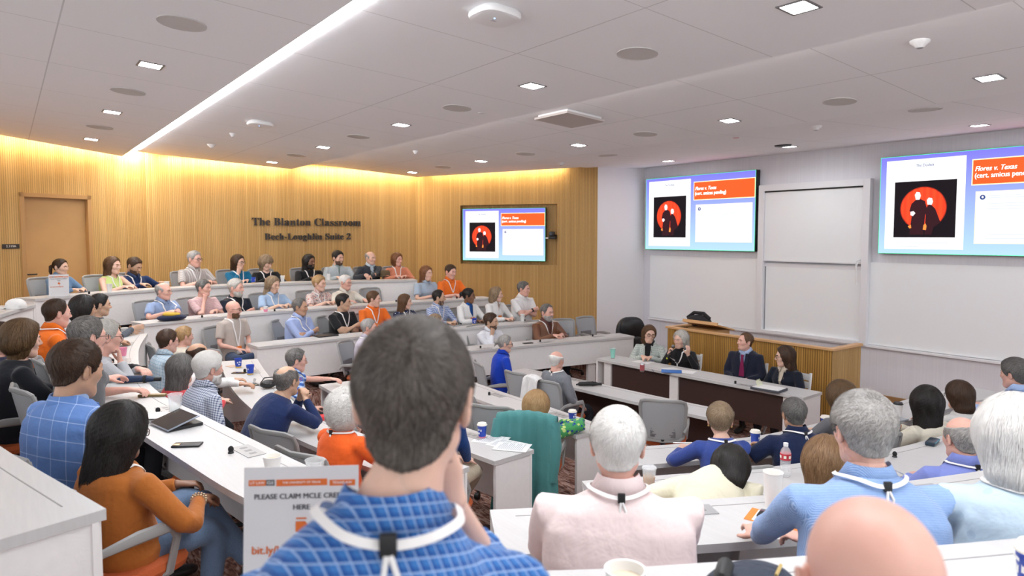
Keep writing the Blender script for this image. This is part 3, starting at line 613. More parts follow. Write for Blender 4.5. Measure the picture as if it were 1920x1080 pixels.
# executive chair by the side wall
def exec_chair(loc,rz):
    t=empty('executive_chair',loc,rz,label='black leather high-backed chair parked in the front corner',cat='chair');LB=mat('black_leather',(.012,.012,.014),.35,bump=.2,bscale=12)
    g=G();V=[];n=24;prof=[]
    def padded(name,w,h,zc,y,d):
        gg=G();n=28;V=[]
        for yy,k in((-d,.86),(-d*.5,.98),(0,1.0),(d*.5,.98),(d,.80)):
            for j in range(n):
                a=2*PI*j/n;V.append((w*k*math.copysign(abs(math.cos(a))**.7,math.cos(a)),y+yy,zc+h*k*math.copysign(abs(math.sin(a))**.7,math.sin(a))))
        gg.add(V,[(i*n+j,i*n+(j+1)%n,(i+1)*n+(j+1)%n,(i+1)*n+j) for i in range(4) for j in range(n)]+[tuple(range(n)),tuple(4*n+j for j in range(n))]);return gg.obj(name,LB,t)
    padded('backrest',.29,.35,.83,-.22,.05);padded('head_cushion',.23,.16,.98,-.16,.04);padded('lumbar_cushion',.24,.13,.70,-.16,.04)
    G().box((-.26,-.22,.42),(.26,.28,.52),bev=.04).obj('seat',LB,t)
    for s in(-1,1):
        G().tube([(s*.30,.12,.46),(s*.33,.1,.66),(s*.33,-.2,.68),(s*.28,-.24,.6)],.025).obj('armrest',BLKP,t)
    g=G();g.tube([(0,0,.42),(0,0,.12)],.03)
    for k in range(5):a=2*PI*k/5;g.tube([(0,0,.12),(.3*math.cos(a),.3*math.sin(a),.07)],(.028))
    g.obj('base',BLKP,t)
    for k in range(5):a=2*PI*k/5;G().ball((.3*math.cos(a),.3*math.sin(a),.035),(.034,.034,.034)).obj('caster',BLKP,t)
p=at(1193,592,1.2);exec_chair((p.x*.985,p.y*.985,0),math.radians(160))
# ================================================================== DESKS
m=mat('desk_laminate',(.80,.79,.785),.42,spec=.4);N,L=nt(m);b=N['Principled BSDF'];tc=N.new('ShaderNodeTexCoord');mp=N.new('ShaderNodeMapping');mp.inputs['Scale'].default_value=(90,6,6);mp.inputs['Rotation'].default_value=(0,0,.5);L.new(tc.outputs['Object'],mp.inputs[0])
ns=N.new('ShaderNodeTexNoise');ns.inputs['Scale'].default_value=1;ns.inputs['Detail'].default_value=3;L.new(mp.outputs[0],ns.inputs['Vector']);L.new(mixc(N,L,ns.outputs['Fac'],(.49,.484,.482),(.57,.565,.562)),b.inputs['Base Color']);LAM=m
PANEL=mat('desk_panel',(.78,.765,.76),.6,var=.05,vscale=30);SEAM=mat('desk_seam',(.30,.29,.29),.7);DARKP=mat('dark_brown_panel',(.045,.022,.018),.45)
DW=.42
def desk(row,label,width=DW,panel=True,legs=(),ends=(True,True),pm=None,low=.24):
    k,_,s=ROWS[row];zt=FLZ[k]+.74;f=FLZ[k];A=lines(row,0);B=lines(row,width);n=len(A);ox,oy=A[n//2]
    t=empty('lecture_desk',(ox,oy,f),label=label,cat='desk',group='white lecture desks')
    L=lambda P,z:[(x-ox,y-oy,z-f) for x,y in P]
    def band(P0,P1,z0,z1):
        a,b,c,d=L(P0,z0),L(P1,z0),L(P1,z1),L(P0,z1);V=a+b+c+d;m_=len(P0);Fc=[]
        for q in range(4):
            for i in range(m_-1):Fc.append((q*m_+i,q*m_+i+1,((q+1)%4)*m_+i+1,((q+1)%4)*m_+i))
        Fc+=[(0,m_,2*m_,3*m_),(m_-1,4*m_-1,3*m_-1,2*m_-1)];return V,Fc
    G().add(*band(A,B,zt-.034,zt)).obj('desk_top',LAM,t,angle=30)
    sa,sb=lines(row,.075),lines(row,.079);G().add(*band(sa[1:-1],sb[1:-1],zt-.001,zt+.0012)).obj('groove',SEAM,t)
    if panel:G().add(*band(lines(row,.022),lines(row,.04),f+low,zt-.034)).obj('modesty_panel',pm or PANEL,t,angle=30)
    e0,e1=lines(row,.012),lines(row,width-.02)
    for on,i,j in((ends[0],0,1),(ends[1],-1,-2)):
        if on:
            a=Vector(e0[i]);b=Vector(e1[i]);d=(Vector(e0[j])-a).normalized()*.03;c=Vector(e0[j]);a2=a+d*.3;b2=b+d*.3
            V=[(*(p),z) for z in(f,zt-.034) for p in(a2,b2,b2+d,a2+d)];V=[(x-ox,y-oy,z-f) for x,y,z in V]
            G().add(V,[(0,3,2,1),(4,5,6,7),(0,1,5,4),(1,2,6,5),(2,3,7,6),(3,0,4,7)]).obj('end_panel',PANEL,t,smooth=False)
    for u in legs:
        i=int(u*(n-1));a=Vector(A[i]);c=Vector(A[min(i+1,n-1)]);d=(c-a).normalized();w=Vector(B[i])-a;w.normalize()
        V=[(*(a+w*q+d*r),z) for z in(f,zt-.034) for q,r in((.05,-.07),(.05,.07),(.12,.07),(.12,-.07))];V=[(x-ox,y-oy,z-f) for x,y,z in V]
        G().add(V,[(0,3,2,1),(4,5,6,7),(0,1,5,4),(1,2,6,5),(2,3,7,6),(3,0,4,7)]).obj('leg',PANEL,t,smooth=False)
    return t
desk('R5','topmost white curved desk along the lettering wall, back row of the far block')
desk('R4','white desk of the second row from the top in the far block')
desk('R3','white desk of the third row in the far block, grey end panel at left')
desk('R2','lowest white desk of the far block, ending beside the panel table',legs=(.86,),ends=(True,False),low=.34)
desk('M5','highest white curved desk at the left edge, white cap on its far end')
desk('M4','long curved white desk at left with the tablet, phones and umbrellas on it')
desk('M3','curved white desk in front of the bearded man and the navy jacket man')
desk('M2','curved white desk with the printed papers on its near end')
desk('M1','white desk in front of the woman in the green patterned top',legs=(.5,),ends=(True,True),low=.3)
desk('M0','frontmost straight white audience table with a folded black umbrella on it',panel=False,legs=(.02,.48,.97),ends=(False,False),width=.42)
desk('N1','white desk of the right block that the navy shirt man writes on',low=.3)
desk('N2','white desk of the right block with the water bottle on it')
desk('N3','white desk in front of the man in the pale pink shirt')
desk('N4','nearest white desk at the bottom edge with the printed sign standing on it')
desk('T','white panel table at the front where the four speakers sit',panel=False,legs=(.09,.47,.97),ends=(True,True),width=.46)
# dark modesty board of the panel table
g=G();a,b=lines('T',.08),lines('T',.10);V=[]
def bandxy(a,b,z0,z1,mt,name,par):
    m_=len(a);V=[(x,y,z0) for x,y in a]+[(x,y,z0) for x,y in b]+[(x,y,z1) for x,y in b]+[(x,y,z1) for x,y in a];Fc=[]
    for q in range(4):
        for i in range(m_-1):Fc.append((q*m_+i,q*m_+i+1,((q+1)%4)*m_+i+1,((q+1)%4)*m_+i))
    Fc+=[(0,m_,2*m_,3*m_),(m_-1,4*m_-1,3*m_-1,2*m_-1)];V=[(x-par.location.x,y-par.location.y,z-par.location.z) for x,y,z in V];return G().add(V,Fc).obj(name,mt,par)
tt=[o for o in C.objects if o.get('label','').startswith('white panel table')][0];bandxy(a[1:-1],b[1:-1],.27,.70,DARKP,'modesty_panel',tt)
mt=[o for o in C.objects if o.get('label','').startswith('frontmost straight')][0];a,b=lines('M0',.16),lines('M0',.18);bandxy(a[1:-1],b[1:-1],.30,.70,DARKP,'modesty_panel',mt)  # dark board in place of the shade under this table, not a modesty panel
# ================================================================== CHAIRS
GREYP=mat('grey_chair_plastic',(.30,.30,.295),.45);SEATM=mat('orange_seat_fabric',(.48,.10,.025),.85,bump=.2,bscale=200);LGREY=mat('pale_grey_chair_back',(.42,.44,.455),.6)
m=mat('grey_mesh_fabric',(.24,.24,.245),.8,spec=.2);N,L=nt(m);b=N['Principled BSDF'];tc=N.new('ShaderNodeTexCoord');w=N.new('ShaderNodeTexWave');w.inputs['Scale'].default_value=60;w.bands_direction='Z';L.new(tc.outputs['Object'],w.inputs['Vector']);L.new(mixc(N,L,w.outputs['Fac'],(.33,.345,.36),(.45,.465,.48)),b.inputs['Base Color']);b.inputs['Alpha'].default_value=.93;MESHF=m
def back_surface(z,u,grow=0,off=0):
    """point of the backrest: u -1..1 across, z height above floor"""
    t=(z-.50)/.44;w=(.205+.03*t)+grow
    return Vector((u*w,-.215-.09*t+.045*(1-u*u)*-.9+off+.03*(abs(u)**2),z))
def make_chair():
    t=bpy.data.objects.new('office_chair',None);t.empty_display_size=.1;C.objects.link(t)
    # seat
    V=[];n=28;g=G()
    for z,k in((.425,.86),(.44,.97),(.465,1),(.49,.95),(.50,.80)):
        for j in range(n):
            a=2*PI*j/n;V.append((.235*k*math.copysign(abs(math.cos(a))**.55,math.cos(a)),.03+.235*k*math.copysign(abs(math.sin(a))**.55,math.sin(a)),z))
    g.add(V,[(i*n+j,i*n+(j+1)%n,(i+1)*n+(j+1)%n,(i+1)*n+j) for i in range(4) for j in range(n)]+[tuple(range(n)),tuple(4*n+j for j in range(n))]);g.obj('seat',SEATM,t)
    # back mesh + frame
    zs=[.52+.40*i/8 for i in range(9)];us=[-1+2*i/8 for i in range(9)]
    g=G();V=[back_surface(z,u) for z in zs for u in us]+[back_surface(z,u,0,.008) for z in zs for u in us];Fc=[]
    for i in range(8):
        for j in range(8):
            a=i*9+j;Fc+=[(a,a+1,a+10,a+9),(a+81,a+90,a+91,a+82)]
    for j in range(8):Fc+=[(j,j+81,j+82,j+1),(72+j,73+j,154+j,153+j)]
    for i in range(8):a=i*9;Fc+=[(a,a+9,a+90,a+81),(a+8,a+89,a+98,a+17)]
    g.add(V,Fc);g.obj('mesh_back',MESHF,t)
    loop=[(.50,-.75),(.50,0),(.50,.75),(.535,.98),(.63,1),(.75,1),(.87,1),(.925,.93),(.94,.75),(.943,0),(.94,-.75),(.925,-.93),(.87,-1),(.75,-1),(.63,-1),(.535,-.98)]
    P=[back_surface(z,u,.004) for z,u in loop];g=G();nn=8;k=len(P);V=[]
    for i,p in enumerate(P):
        tt=(P[(i+1)%k]-P[i-1]).normalized();x=Vector((0,1,0));x=(x-tt*x.dot(tt)).normalized();y=tt.cross(x)
        for j in range(nn):a=2*PI*j/nn;V.append(p+x*math.cos(a)*.013+y*math.sin(a)*(.019 if 0<i<15 else .019))
    g.add(V,[(i*nn+j,i*nn+(j+1)%nn,((i+1)%k)*nn+(j+1)%nn,((i+1)%k)*nn+j) for i in range(k) for j in range(nn)]);g.obj('back_frame',GREYP,t)
    g=G();g.box((-.13,-.255,.54),(.13,-.235,.70),bev=.01)
    for z in(.565,.595,.625,.655):g.box((-.12,-.262,z),(.12,-.25,z+.012))
    g.obj('lumbar_pad',mat('lumbar_grey',(.17,.17,.18),.6),t)
    for s in(-1,1):
        G().tube([(s*.215,-.26,.60),(s*.25,-.2,.655),(s*.255,-.05,.665),(s*.255,.10,.66),(s*.25,.13,.60),(s*.235,.10,.45),(s*.2,.06,.42)],[(.014,.018)]*2+[(.016,.028)]*2+[(.014,.02)]*3,n=8,up=(0,0,1)).obj('armrest',GREYP,t)
    g=G();g.tube([(0,0,.43),(0,0,.34)],.045,n=12);g.tube([(0,0,.36),(0,0,.11)],.025,n=10);g.tube([(0,-.1,.42),(0,-.22,.44),(0,-.255,.52)],[.03,.026,.02],n=8)
    for k in range(5):
        a=2*PI*k/5+.3;g.tube([(0,0,.12),(.15*math.cos(a),.15*math.sin(a),.105),(.29*math.cos(a),.29*math.sin(a),.075)],[(.03,.02),(.022,.016),(.016,.012)],n=8)
    g.obj('base',BLKP,t)
    for k in range(5):
        a=2*PI*k/5+.3;g=G();c=(.29*math.cos(a),.29*math.sin(a),.032);g.tube([(c[0]-.02,c[1],c[2]),(c[0]+.02,c[1],c[2])],.032,n=10);g.obj('caster',BLKP,t)
    return t
CHAIR=None
def place_chair(x,y,k,az,label,group='grey office chairs of the audience',pale=False):
    """az: plan direction the sitter faces (dx, dy)"""
    global CHAIR
    rz=math.atan2(az[1],az[0])-PI/2
    if CHAIR is None:CHAIR=make_chair();t=CHAIR;t.location=(x,y,FLZ[k]);t.rotation_euler=(0,0,rz)
    else:t=clone(CHAIR,(x,y,FLZ[k]),rz)
    tag(t,label,'chair',group);return t
def folding_chair(x,y,az,label):
    rz=math.atan2(az[1],az[0])-PI/2;t=empty('folding_chair',(x,y,0),rz,label=label,cat='chair',group='white folding chairs of the panel');W=WP_
    for s in(-1,1):
        G().tube([(s*.21,.20,.02),(s*.21,-.05,.43),(s*.205,-.17,.66),(s*.20,-.20,.86)],[(.012,.02)]*4,n=8,up=(1,0,0)).obj('front_leg',W,t)
        G().tube([(s*.19,-.26,.02),(s*.19,.14,.44)],[(.012,.018)]*2,n=8,up=(1,0,0)).obj('rear_leg',W,t)
    G().box((-.2,-.17,.43),(.2,.2,.46),bev=.012).obj('seat',W,t)
    for z,y0 in((.66,-.17),(.76,-.185)):G().box((-.2,y0-.012,z),(.2,y0+.006,z+.085),bev=.006).obj('back_slat',W,t)
    G().box((-.19,-.24,.10),(.19,-.225,.13)).obj('stretcher',W,t,smooth=False)
    return t
# ================================================================== PEOPLE
A_=np.array
def ell(P,c,r):
    q=(P-A_(c))/A_(r);k0=np.sqrt((q*q).sum(1));q2=q/A_(r);k1=np.sqrt((q2*q2).sum(1))+1e-9;return k0*(k0-1)/k1
def cap(P,a,b,r,r2=None):
    a=A_(a);b=A_(b);d=b-a;t=np.clip(((P-a)@d)/(d@d),0,1);q=P-a-t[:,None]*d;rr=r if r2 is None else r+(r2-r)*t;return np.sqrt((q*q).sum(1))-rr
def su(a,b,k):h=np.clip(.5+.5*(b-a)/k,0,1);return b*(1-h)+a*h-k*h*(1-h)
def ss_(a,b,k):h=np.clip(.5-.5*(a+b)/k,0,1);return a*(1-h)-b*h+k*h*(1-h)
def head_sdf(P,fem=0,full=1):
    P=P.copy();X=np.abs(P[:,0]);Q=np.stack([X,P[:,1],P[:,2]],1)
    d=ell(P,(0,-.012,.030),(.077,.097,.087));d=su(d,ell(P,(0,.022,-.03),(.062-.004*fem,.068,.080)),.03)
    d=su(d,ell(P,(0,.048,-.088),(.032-.006*fem,.034,.026)),.03);d=su(d,cap(Q,(.048-.006*fem,-.005,-.055),(.02,.06,-.095),.020),.03)
    d=su(d,cap(Q,(0,-.022,-.06),(0,-.030,-.145),.052-.008*fem,.050-.008*fem),.03)
    d=su(d,cap(Q,(.012,.083,.026),(.045,.068,.028),.010-.003*fem),.02);d=su(d,cap(Q,(.040,.056,-.018),(.046,.045,-.01),.022),.03)
    d=ss_(d,np.sqrt(((Q-A_((.031,.104,.006)))**2).sum(1))-.021,.016)
    if full:
        d=su(d,cap(P,(0,.086,.016),(0,.108,-.020),.007,.0105),.010);d=su(d,cap(Q,(0,.103,-.026),(.010,.095,-.028),.0075),.008)
        d=su(d,ell(P,(0,.0835,-.050),(.024,.013,.0065)),.007);d=su(d,ell(P,(0,.0815,-.062),(.021,.013,.0075)),.007);d=ss_(d,ell(P,(0,.097,-.0562),(.024,.012,.0016)),.004)
    return d
def march(fn,D,t0):
    t=np.full(len(D),t0);
    for _ in range(60):
        d=fn(D*t[:,None]);t=np.clip(t-np.maximum(d,0)*.85,.02,t0)
    return t
def grid(nu,nv):
    az=np.linspace(-PI,PI,nu,endpoint=False);el=np.linspace(-PI/2,PI/2,nv);E,Aa=np.meshgrid(el,az,indexing='ij')
    D=np.stack([np.sin(Aa)*np.cos(E),np.cos(Aa)*np.cos(E),np.sin(E)],-1);return Aa,E,D
def gridfaces(nu,nv):return [(i*nu+j,i*nu+(j+1)%nu,(i+1)*nu+(j+1)%nu,(i+1)*nu+j) for i in range(nv-1) for j in range(nu)]
HC={}
def head_table(fem,nu,nv):
    k=(fem,nu,nv)
    if k not in HC:
        Aa,E,D=grid(nu,nv);HC[k]=(march(lambda P:head_sdf(P,fem),D.reshape(-1,3),.36).reshape(nv,nu),march(lambda P:head_sdf(P,fem,0),D.reshape(-1,3),.36).reshape(nv,nu),D)
    return HC[k]
LINE={'male':[(0,50),(30,48),(48,40),(60,22),(72,2),(82,-8),(90,12),(104,12),(113,-14),(124,-32),(150,-41),(180,-42)],
'recede':[(0,58),(20,64),(35,66),(50,48),(62,26),(72,4),(82,-8),(90,12),(104,12),(113,-14),(124,-32),(150,-41),(180,-42)],
'female':[(0,52),(30,46),(50,30),(62,8),(72,-8),(85,-14),(100,-16),(120,-26),(150,-38),(180,-40)],
'bangs':[(0,24),(30,22),(50,16),(62,2),(72,-8),(85,-14),(100,-16),(120,-26),(150,-38),(180,-40)]}
def hair_mat(name,c1,c2,rough=.5):
    if name in M:return M[name]
    m=mat(name,c1,rough,spec=.35);N,L=nt(m);b=N['Principled BSDF'];a=N.new('ShaderNodeAttribute');a.attribute_name='hv'
    L.new(mixc(N,L,a.outputs['Fac'],c1,c2),b.inputs['Base Color']);return m
def sm(x):x=np.clip(x,0,1);return x*x*(3-2*x)
def make_hair(P,fem,parent,mtx,near,rng,kind='hair'):
    st=P['h'];nu,nv=(88,56) if near else (44,30)
    Rf,Rb,D=head_table(fem,nu,nv);Aa,E,_=grid(nu,nv);az=np.degrees(np.abs(Aa));el=np.degrees(E)
    T=P.get('T',.015);L0=P.get('L',0);D2=D.reshape(-1,3)
    if kind=='beard':
        line=np.interp(az,[0,30,60,80,90],[-21,-20,-31,-30,-26]);mask=sm((line-el)/5)*sm((92-az)/8)*sm((el+78)/8)
        lips=((az<14)&(el>-40)&(el<-26));mask=mask*(~lips);mask=np.maximum(mask,sm((24-az)/6)*sm((el+30)/3)*sm((-20-el)/3));R=Rb+T*mask-.004*(1-mask);Rt=R;m2=mask
    else:
        ln=LINE[{'bald':'male','ring':'recede'}.get(st,st) if st in('male','recede','female','bangs','bald','ring') else 'female']
        line=np.interp(az,*zip(*ln))+P.get('nape',0)*np.clip((az-105)/25,0,1);mask=sm((el-line)/7+.5)
        if st=='ring':
            top=np.interp(az,[0,60,90,120,150,180],[10,14,34,44,44,40]) if P.get('mid') is None else P['mid'];mask=mask*sm((top-el)/9+.5)*sm((az-58)/14)
        if P.get('thin'):   # thinning crown
            cr=D@A_((0,-.55,.835));mask=mask*(1-sm((cr-P['thin'])/.06))
        Rl=Rb+T*(.55+.45*sm((el+10)/40))
        if L0:
            w=P.get('W',1.0)
            def hs(Q):
                d=ell(Q,(0,-.015,.032),(.079+T,.098+T,.088+T))
                return su(d,cap(Q*A_((1/(1.12*w),1,1)),(0,-.03,0),(0,-.055,-L0),.082,.075),.05)
            Rh=march(hs,D2,.6).reshape(nv,nu);win=np.interp(el,[-90,-60,-20,5,30,60],[88,72,62,58,52,20]);m3=sm((az-win)/7+.5)*(el<line+8)
            Rl=np.maximum(Rl,Rh*(np.where(mask>.5,1,1)));mask=np.maximum(mask,m3)
        R=np.where(mask>.02,Rb-.006+(Rl-Rb+.006)*mask,Rb-.006);m2=mask
    curl=P.get('curl',0)
    if curl:R=R+(m2>.3)*curl*.005*np.sin(Aa*17+el*.3)*np.sin(el*.35+Aa*5)
    ck=P.get('clump',.55);R=R+(m2>.3)*ck*(.0022*np.sin(Aa*9+2*np.sin(E*5+rng.uniform(0,6)))+.0018*np.sin(Aa*21+E*3+rng.uniform(0,6))*np.cos(E))
    sc=P['hs'];verts=(D*R[...,None]).reshape(-1,3)*sc
    hv=np.clip(.5+.35*np.sin(Aa*23+3*np.sin(Aa*7))*rng.uniform(.6,1)+rng.normal(0,.12,Aa.shape),0,1).reshape(-1)
    # strands
    ns=P.get('ns',9000 if near else 900);K=5 if near else 3
    if kind=='beard':ns=ns//4
    idx=rng.integers(0,nu*nv,ns*4);keep=(m2.reshape(-1)[idx]>.55)&(rng.uniform(0,1,len(idx))<np.cos(E.reshape(-1)[idx])+.15);idx=idx[keep][:ns];n=len(idx)
    if n:
        d0=D2[idx]+rng.normal(0,.03,(n,3));d0/=np.linalg.norm(d0,axis=1)[:,None]
        wl=A_((.10,-.70,.70)) if st in('male','recede','ring') else A_((.08,-.05,1.0));wl=wl/np.linalg.norm(wl)
        if kind=='beard':wl=A_((0,.5,.85))
        wl=wl+rng.normal(0,P.get('mess',.07),(n,3));wl/=np.linalg.norm(wl,axis=1)[:,None]
        ax=np.cross(wl,d0);ax/=np.linalg.norm(ax,axis=1)[:,None]+1e-9;ln_=P.get('sl',(.16 if st in('male','recede','ring') else .34));
        if kind=='beard':ln_=.12
        ln_=ln_*rng.uniform(.6,1.2,n);lift=rng.uniform(0,P.get('lift',.0035),n);hvr=np.clip(rng.beta(.8,.8,n)*.9+.05,0,1)
        side=P.get('side',0)
        if side:hvr=np.clip(hvr+side*np.clip(1-(np.degrees(np.arcsin(d0[:,2]))-5)/35,0,1),0,1)
        pts=[];ph=rng.uniform(0,6.3,n);wob=curl*.10+.012
        for k in range(K+1):
            s=(k/K)*ln_+wob*np.sin(ph+k*1.3)*.3;c,si=np.cos(s)[:,None],np.sin(s)[:,None]
            d=d0*c+np.cross(ax,d0)*si;d=d+ax*(wob*np.sin(ph*2+k*1.7)[:,None]*(k/K));d/=np.linalg.norm(d,axis=1)[:,None]
            a=(np.arctan2(d[:,0],d[:,1])+PI)/(2*PI)*nu;e=(np.arcsin(np.clip(d[:,2],-1,1))+PI/2)/PI*(nv-1)
            a0=np.floor(a).astype(int);e0=np.clip(np.floor(e).astype(int),0,nv-2);fa=a-a0;fe=e-e0;a0%=nu;a1=(a0+1)%nu
            r=(R[e0,a0]*(1-fa)+R[e0,a1]*fa)*(1-fe)+(R[e0+1,a0]*(1-fa)+R[e0+1,a1]*fa)*fe
            mk=m2[e0,a0];r=np.where(mk>.3,r,r-.004)
            pts.append(d*(r+.0015+lift*(1+.6*k/K)*(1 if k<K else .6))[:,None]*sc)
        wd=P.get('sw',.0016 if near else .0042);RV=[]
        for k in range(K+1):
            t=pts[min(k+1,K)]-pts[max(k-1,0)];nrm=pts[k]/np.linalg.norm(pts[k],axis=1)[:,None];sd=np.cross(t,nrm);sd/=np.linalg.norm(sd,axis=1)[:,None]+1e-9
            w=wd*(1-.75*(k/K)**2);RV+=[pts[k]-sd*w/2,pts[k]+sd*w/2]
        RV=np.stack(RV,1).reshape(-1,3);q=2*(K+1);b0=len(verts)
        base=(np.arange(n)*q+b0)[:,None];fs=np.concatenate([base+A_((2*k,2*k+1,2*k+3,2*k+2)) for k in range(K)])
        allv=np.concatenate([verts,RV]);hv=np.concatenate([hv,np.repeat(hvr,q)])
    else:allv=verts;fs=np.zeros((0,4),int)
    F0=np.array(gridfaces(nu,nv));
    keepf=(m2.reshape(-1)[F0].max(1)>.01);F0=F0[keepf];AF=np.concatenate([F0,fs]) if len(fs) else F0
    me=bpy.data.meshes.new(kind);me.vertices.add(len(allv));R3=np.array(mtx.to_3x3());tr=np.array(mtx.translation);me.vertices.foreach_set('co',(allv@R3.T+tr).astype(np.float32).ravel())
    me.loops.add(AF.size);me.loops.foreach_set('vertex_index',AF.ravel().astype(np.int32));me.polygons.add(len(AF));me.polygons.foreach_set('loop_start',np.arange(0,AF.size,4,dtype=np.int32));me.polygons.foreach_set('loop_total',np.full(len(AF),4,dtype=np.int32))
    me.update(calc_edges=True);me.polygons.foreach_set('use_smooth',np.ones(len(AF),bool));at_=me.attributes.new('hv','FLOAT','POINT');at_.data.foreach_set('value',hv.astype(np.float32))
    c1,c2=P['hc'] if kind=='hair' else P['beard'];me.materials.append(hair_mat('hair_%02x%02x%02x_%02x%02x%02x'%tuple(int(min(.999,x)**.45*255) for x in(*c1,*c2)),c1,c2))
    o=bpy.data.objects.new(kind,me);C.objects.link(o);o.parent=parent;return o
SKINS={'fair':(.70,.44,.34),'pink':(.70,.40,.32),'light':(.66,.42,.31),'tan':(.50,.29,.19),'olive':(.56,.35,.24),'brown':(.22,.105,.06),'dark':(.12,.055,.033)}
def skin(n):
    c=SKINS[n];return mat('skin_'+n,c,.42,var=.10,vscale=18,bump=.05,bscale=90,spec=.4,sss=.12)
EYEW=mat('eye_white',(.62,.58,.55),.3);IRIS=mat('iris_dark',(.03,.02,.015),.2)
def rot(v,ax,a):return Matrix.Rotation(a,3,ax)@v
def hand(g,W,d,pn,curl=.4,k=1.0,sgn=1,spread=1.0,point=False,thumb=.6):
    """W wrist, d hand direction, pn palm normal (towards the palm side), sgn +1 right hand"""
    d=d.normalized();pn=(pn-d*pn.dot(d)).normalized();s=d.cross(pn)*sgn   # s points to the little finger side
    def V(a,b,c):return W+(d*a+s*b+pn*c)*k
    g.tube([V(-.02,0,0),V(.01,0,0),V(.05,0,.002),V(.088,0,.002)],[(.027*k,.020*k),(.029*k,.018*k),(.040*k,.016*k),(.037*k,.012*k)],n=10,up=tuple(pn))
    for i,(off,ln) in enumerate(((-.028,.074),(-.009,.083),(.010,.077),(.028,.060))):
        p=V(.082,off,.002);dd=(d+s*off*3.0*spread).normalized();a=0;P=[p-dd*.015*k,p];cu=curl*(1 if not(point and i==0) else .1)*(1+.12*i)
        for j,f in enumerate((.45,.32,.23)):
            a+=cu*(.9,1.1,.8)[j];q=dd*math.cos(a)+pn*math.sin(a);P.append(P[-1]+q*ln*f*k)
        g.tube(P,[.0088*k,.009*k,.0084*k,.0078*k,.0058*k],n=8)
    b=V(.018,-.026,.006);t1=(d*.75-s*.75+pn*thumb).normalized();t2=(d*.95-s*.25+pn*(thumb*.8)).normalized()
    g.tube([b,b+t1*.032*k,b+t1*.034*k+t2*.03*k,b+t1*.034*k+t2*.056*k],[.013*k,.0115*k,.0095*k,.007*k],n=8)
def ik(Sh,Wr,U,Fo,pole):
    d=Wr-Sh;L=min(d.length,(U+Fo)*.985);d=d.normalized();Wr=Sh+d*L;a=(U*U-Fo*Fo+L*L)/(2*L);h=math.sqrt(max(U*U-a*a,1e-6));p=(pole-d*pole.dot(d)).normalized();return Sh+d*a+p*h,Wr
BASE=[(-.14,.165,.125,0),(0,.178,.135,0),(.16,.168,.132,.012),(.42,.166,.122,.012),(.66,.180,.118,.008),(.82,.176,.108,0),(.92,.150,.094,-.004),(1.0,.106,.078,-.006),(1.06,.066,.063,-.004),(1.12,.056,.056,0)]
def torso(g,spine,bw,grow,belly=0,fem=0,upto=1.2,n=26,bust=0):
    V=[];rings=[]
    for s,w,dp,yo in BASE:
        if s>upto:continue
        if fem:
            w=w*(.93 if s>.5 else 1.0);w*=(.92 if .1<s<.5 else 1)
            if .5<s<.75:dp+=.012*bust;yo+=.010*bust
        if -.05<s<.55:dp+=.035*belly;w+=.02*belly;yo+=.022*belly
        c=spine(s);t=(spine(s+.05)-spine(s-.05)).normalized();fy=Vector((0,1,0));fy=(fy-t*fy.dot(t)).normalized();fx=fy.cross(t).normalized()
        wb=w*bw if s<1.05 else w;rings.append([c+fy*yo+fx*math.copysign(abs(math.cos(a))**.86,math.cos(a))*(wb+grow)+fy*math.copysign(abs(math.sin(a))**.9,math.sin(a))*(dp*(.6+.4*bw)+grow) for a in[2*PI*j/n for j in range(n)]])
    k=len(rings);g.add([p for r in rings for p in r],[(i*n+j,i*n+(j+1)%n,(i+1)*n+(j+1)%n,(i+1)*n+j) for i in range(k-1) for j in range(n)]+[tuple(range(n))[::-1],tuple((k-1)*n+j for j in range(n))])
def folds(me,rng,amp,fine=0):
    n=len(me.vertices);co=np.empty(n*3,np.float32);me.vertices.foreach_get('co',co);co=co.reshape(-1,3);no=np.empty(n*3,np.float32);me.vertex_normals.foreach_get('vector',no);no=no.reshape(-1,3);h=np.zeros(n)
    for i in range(7):
        k=rng.normal(0,1,3);k=k/np.linalg.norm(k)*rng.uniform(12,42);w=rng.normal(0,1,3);w=w/np.linalg.norm(w)*rng.uniform(4,10)
        h+=np.sin(co@k+2.2*np.sin(co@w+rng.uniform(0,6))+rng.uniform(0,6))*rng.uniform(.4,1)
    h=np.tanh(h/2.2);co+=no*(h*amp)[:,None].astype(np.float32);me.vertices.foreach_set('co',co.ravel());me.update()
def finish(me,name,mt,parent,smooth=True):
    me.materials.clear()
    for x in(mt if isinstance(mt,list) else [mt]):me.materials.append(x)
    me.polygons.foreach_set('use_smooth',np.ones(len(me.polygons),bool));me.name=name;o=bpy.data.objects.new(name,me);C.objects.link(o);o.parent=parent;return o
def ribbon(P,Nn,w,name,mt,parent,th=.0015):
    g=G();k=len(P);V=[]
    for i,p in enumerate(P):
        t=(P[min(i+1,k-1)]-P[max(i-1,0)]).normalized();s=t.cross(Nn[i]).normalized()*w/2;V+=[p-s,p+s,p+s+Nn[i]*th,p-s+Nn[i]*th]
    g.add(V,[(i*4+j,i*4+(j+1)%4,(i+1)*4+(j+1)%4,(i+1)*4+j) for i in range(k-1) for j in range(4)]+[(0,3,2,1),(4*k-4,4*k-3,4*k-2,4*k-1)]);return g.obj(name,mt,parent,smooth=False)
LANY=mat('lanyard_white',(.78,.76,.75),.7);ORB=mat('badge_orange',(.85,.22,.03),.5);WHB=mat('badge_white',(.8,.8,.8),.5);SHOE=mat('shoe_black',(.015,.013,.013),.4);GL=mat('spectacle_lens',(.9,.95,1),.05,alpha=.12)
PEOPLE=[];LOOK=Vector((8.3,6.2,1.35))
